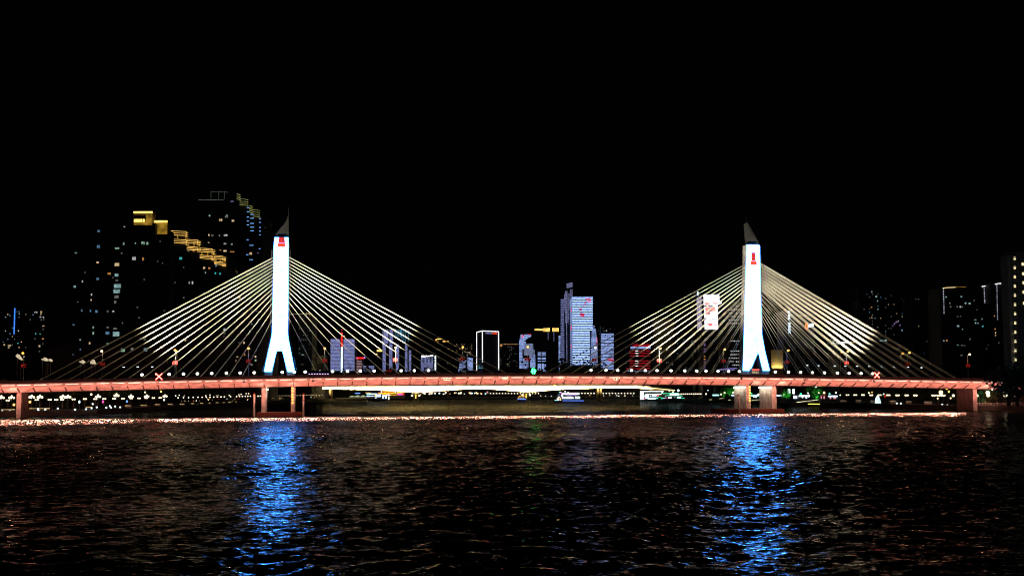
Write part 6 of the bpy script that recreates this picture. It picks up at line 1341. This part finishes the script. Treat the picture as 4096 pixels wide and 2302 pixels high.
# playground beside the right end pier
Y = 480; p = at(3923, 1600, Y)
PG = root('playground_tower', (p.x, Y, 2.0), 'green lit wooden play tower with a slide right of the end pier', 'play tower')
mb = MB(); zt_ = at(3923, 1560, Y).z
for x in (-0.9, 0.9):
    for y in (-0.9, 0.9): mb.tube((p.x + x, Y + y, 2), (p.x + x, Y + y, zt_ - 1.4), 0.09)
mb.box(p.x - 1, p.x + 1, Y - 1, Y + 1, 3.6, 3.75); mb.build('frame', dmat('green_wood', (0.08, 0.35, 0.18)), PG)
MB().add([(p.x - 1.3, Y - 1.3, zt_ - 1.5), (p.x + 1.3, Y - 1.3, zt_ - 1.5), (p.x + 1.3, Y + 1.3, zt_ - 1.5), (p.x - 1.3, Y + 1.3, zt_ - 1.5), (p.x, Y, zt_)], [(0, 1, 4), (1, 2, 4), (2, 3, 4), (3, 0, 4), (3, 2, 1, 0)]).build('roof', dmat('green_roof', (0.05, 0.4, 0.2)), PG)
MB().loft([[(p.x + 1 + k * 0.75, Y - 0.5, 3.7 - 0.25 * k - 0.03 * k * k), (p.x + 1 + k * 0.75, Y + 0.5, 3.7 - 0.25 * k - 0.03 * k * k), (p.x + 1 + k * 0.75, Y + 0.5, 3.5 - 0.25 * k - 0.03 * k * k), (p.x + 1 + k * 0.75, Y - 0.5, 3.5 - 0.25 * k - 0.03 * k * k)] for k in range(6)]).build('slide', dmat('yellow_plastic', (0.6, 0.45, 0.05)), PG)
lamp('POINT', 'play_light', (p.x + 2.2, Y - 2.5, 5.5), None, 260, (0.9, 1.0, 0.6), shadow_soft_size=0.2)
RLG = root('quay_railing', (at(3990, 1605, 452).x, 452, 2.0), 'low quay railing lit faint pink right of the end pier', 'railing')
mb = MB(); a = at(3905, 1605, 455); b_ = at(4150, 1605, 450)
mb.tube((a.x, 455, 3.0), (b_.x, 450, 3.0), 0.06); n = 40
for k in range(n + 1): x = a.x + (b_.x - a.x) * k / n; y = 455 - 5 * k / n; mb.tube((x, y, 2), (x, y, 3.0), 0.07, 0.07, 4)
mb.build('rails', dmat('pale_rail', (0.6, 0.6, 0.6)), RLG)

# ================================================================== trees
def crown_mesh(seed, n=900, rx=3.2, rz=2.6, nm='crown'):
    r = random.Random(seed); mb = MB(); clumps = [(r.gauss(0, rx * 0.48), r.gauss(0, rx * 0.48), r.gauss(0, rz * 0.42), r.uniform(0.7, 1.5)) for _ in range(16)]
    for _ in range(n):
        c = r.choice(clumps); d = Vector((r.gauss(0, 1), r.gauss(0, 1), r.gauss(0, 1))).normalized() * c[3] * r.uniform(0.55, 1.05)
        p = Vector(c[:3]) + d; a = Vector((r.gauss(0, 1), r.gauss(0, 1), r.gauss(0, 1))).normalized(); b_ = a.orthogonal().normalized(); s_ = r.uniform(0.14, 0.34)
        mb.add([p - a * s_, p + b_ * s_ * 0.6, p + a * s_, p - b_ * s_ * 0.6], [(0, 1, 2, 3)])
    return mb.mesh(nm)
CRS = [crown_mesh(100 + k) for k in range(3)]
for me in CRS: me.materials.append(LEAF)
def trunk_mesh(seed):
    r = random.Random(seed); mb = MB(); mb.tube((0, 0, 0), (0.1, 0.05, 2.6), 0.24, 0.15, 7)
    for _ in range(5):
        a = r.uniform(0, 6.28); mb.tube((0.1, 0.05, r.uniform(1.9, 2.6)), (1.5 * math.cos(a), 1.5 * math.sin(a), r.uniform(3.6, 4.8)), 0.10, 0.04, 5)
    me = mb.mesh('trunk'); me.materials.append(BARK); return me
TRS = [trunk_mesh(k) for k in range(3)]
def tree(x, y, z, h, label, group=None, wide=1.0, k=0):
    s_ = h / 6.8; o = root('tree', (x, y, z), label, 'tree', group); o.scale = (s_ * wide, s_ * wide, s_); o.rotation_euler = (0, 0, random.uniform(0, 6.28))
    c = bpy.data.objects.new('crown', CRS[k % 3]); COL.objects.link(c); c.parent = o; c.location = (0, 0, 4.5)
    t = bpy.data.objects.new('trunk', TRS[k % 3]); COL.objects.link(t); t.parent = o
    return o
def tree_px(u, vtop, Y, label, group=None, wide=1.0, k=0, ground=2.0):
    p = at(u, vtop, Y); return tree(p.x, Y, ground, p.z - ground, label, group, wide, k)
# right picture edge: big dark trees in front of the girder end
for i, (u, vt, Y, w_) in enumerate(((4030, 1470, 424, 1.0), (4062, 1452, 430, 1.0), (4100, 1440, 436, 1.1), (4026, 1525, 421, 0.8), (4070, 1530, 424, 1.3))):
    tree_px(u, vt, Y, ['dark tree hiding the right end of the girder', 'tall dark tree below the grey tower at the right edge', 'tallest dark tree cut by the right picture edge', 'low dark tree against the tip of the girder', 'broad low dark tree at the right edge'][i], 'dark trees at the right picture edge', w_, i)
# green lit trees
for i, (u, vt, w_) in enumerate(((2893, 1546, 0.9), (2918, 1543, 0.9), (3145, 1553, 0.7), (3262, 1543, 1.2), (3307, 1552, 0.8))):
    Y = bank_y(u, 'r') + 24
    o = tree_px(u, vt, Y, ['left of two trees lit bright green by the left pier wall', 'right of two trees lit bright green by the left pier wall', 'small green lit tree left of the banner signs', 'broad tree lit green under the high white floodlight', 'smaller tree lit green above the pink windowed kiosk'][i], 'trees lit green on the right bank', w_, i)
    z = at(u, 1578, Y).z; lamp('SPOT', 'tree_uplight', (o.location.x, Y - 5, 2.4), (o.location.x, Y, o.location.z + (at(u, vt, Y).z - 2) * 0.75), 9000, (0.08, 1.0, 0.15), spot_size=math.radians(80), spot_blend=1, shadow_soft_size=0.1)
for i in range(14):
    u = 3330 + i * 46; Y = bank_y(u, 'r') + 26; tree_px(u, 1548 + (i * 7) % 13, Y, 'dark tree behind the right quay lamps, mostly in shadow', 'dark trees along the right quay', 1.2, i)
for i in range(20):
    u = -10 + i * 44; Y = bank_y(u) + 40 + (i % 3) * 6; tree_px(u, 1528 + (i * 5) % 14, Y, 'dark tree behind the left promenade lamps, faintly lit from below', 'dark trees along the left promenade', 1.15, i)
for i, (u, vt) in enumerate(((2252, 1466), (2272, 1452), (2292, 1460), (2315, 1470), (2338, 1462), (2362, 1466), (2236, 1478), (2385, 1476))):
    tree_px(u, vt, 2385, 'dark tree silhouetted at the foot of the tallest striped tower', 'dark trees before the tallest tower', 1.5, i, 2.0)
for i, (u, vt) in enumerate(((1400, 1486), (1450, 1484), (1500, 1487), (1545, 1485), (1690, 1484), (1730, 1480), (1790, 1484), (1880, 1486))):
    tree_px(u, vt, 2385, 'dark tree line crown at the foot of the striped blocks', 'dark trees behind the left half of the span', 1.3, i, 2.0)
for i in range(5):
    u = (3955, 3985, 4020, 4060, 4090)[i]; tree_px(u, (1560, 1556, 1565, 1558, 1566)[i], 475 + 3 * i, 'dim bush like tree behind the quay railing at the right edge', 'dim trees behind the right railing', 1.2, i)
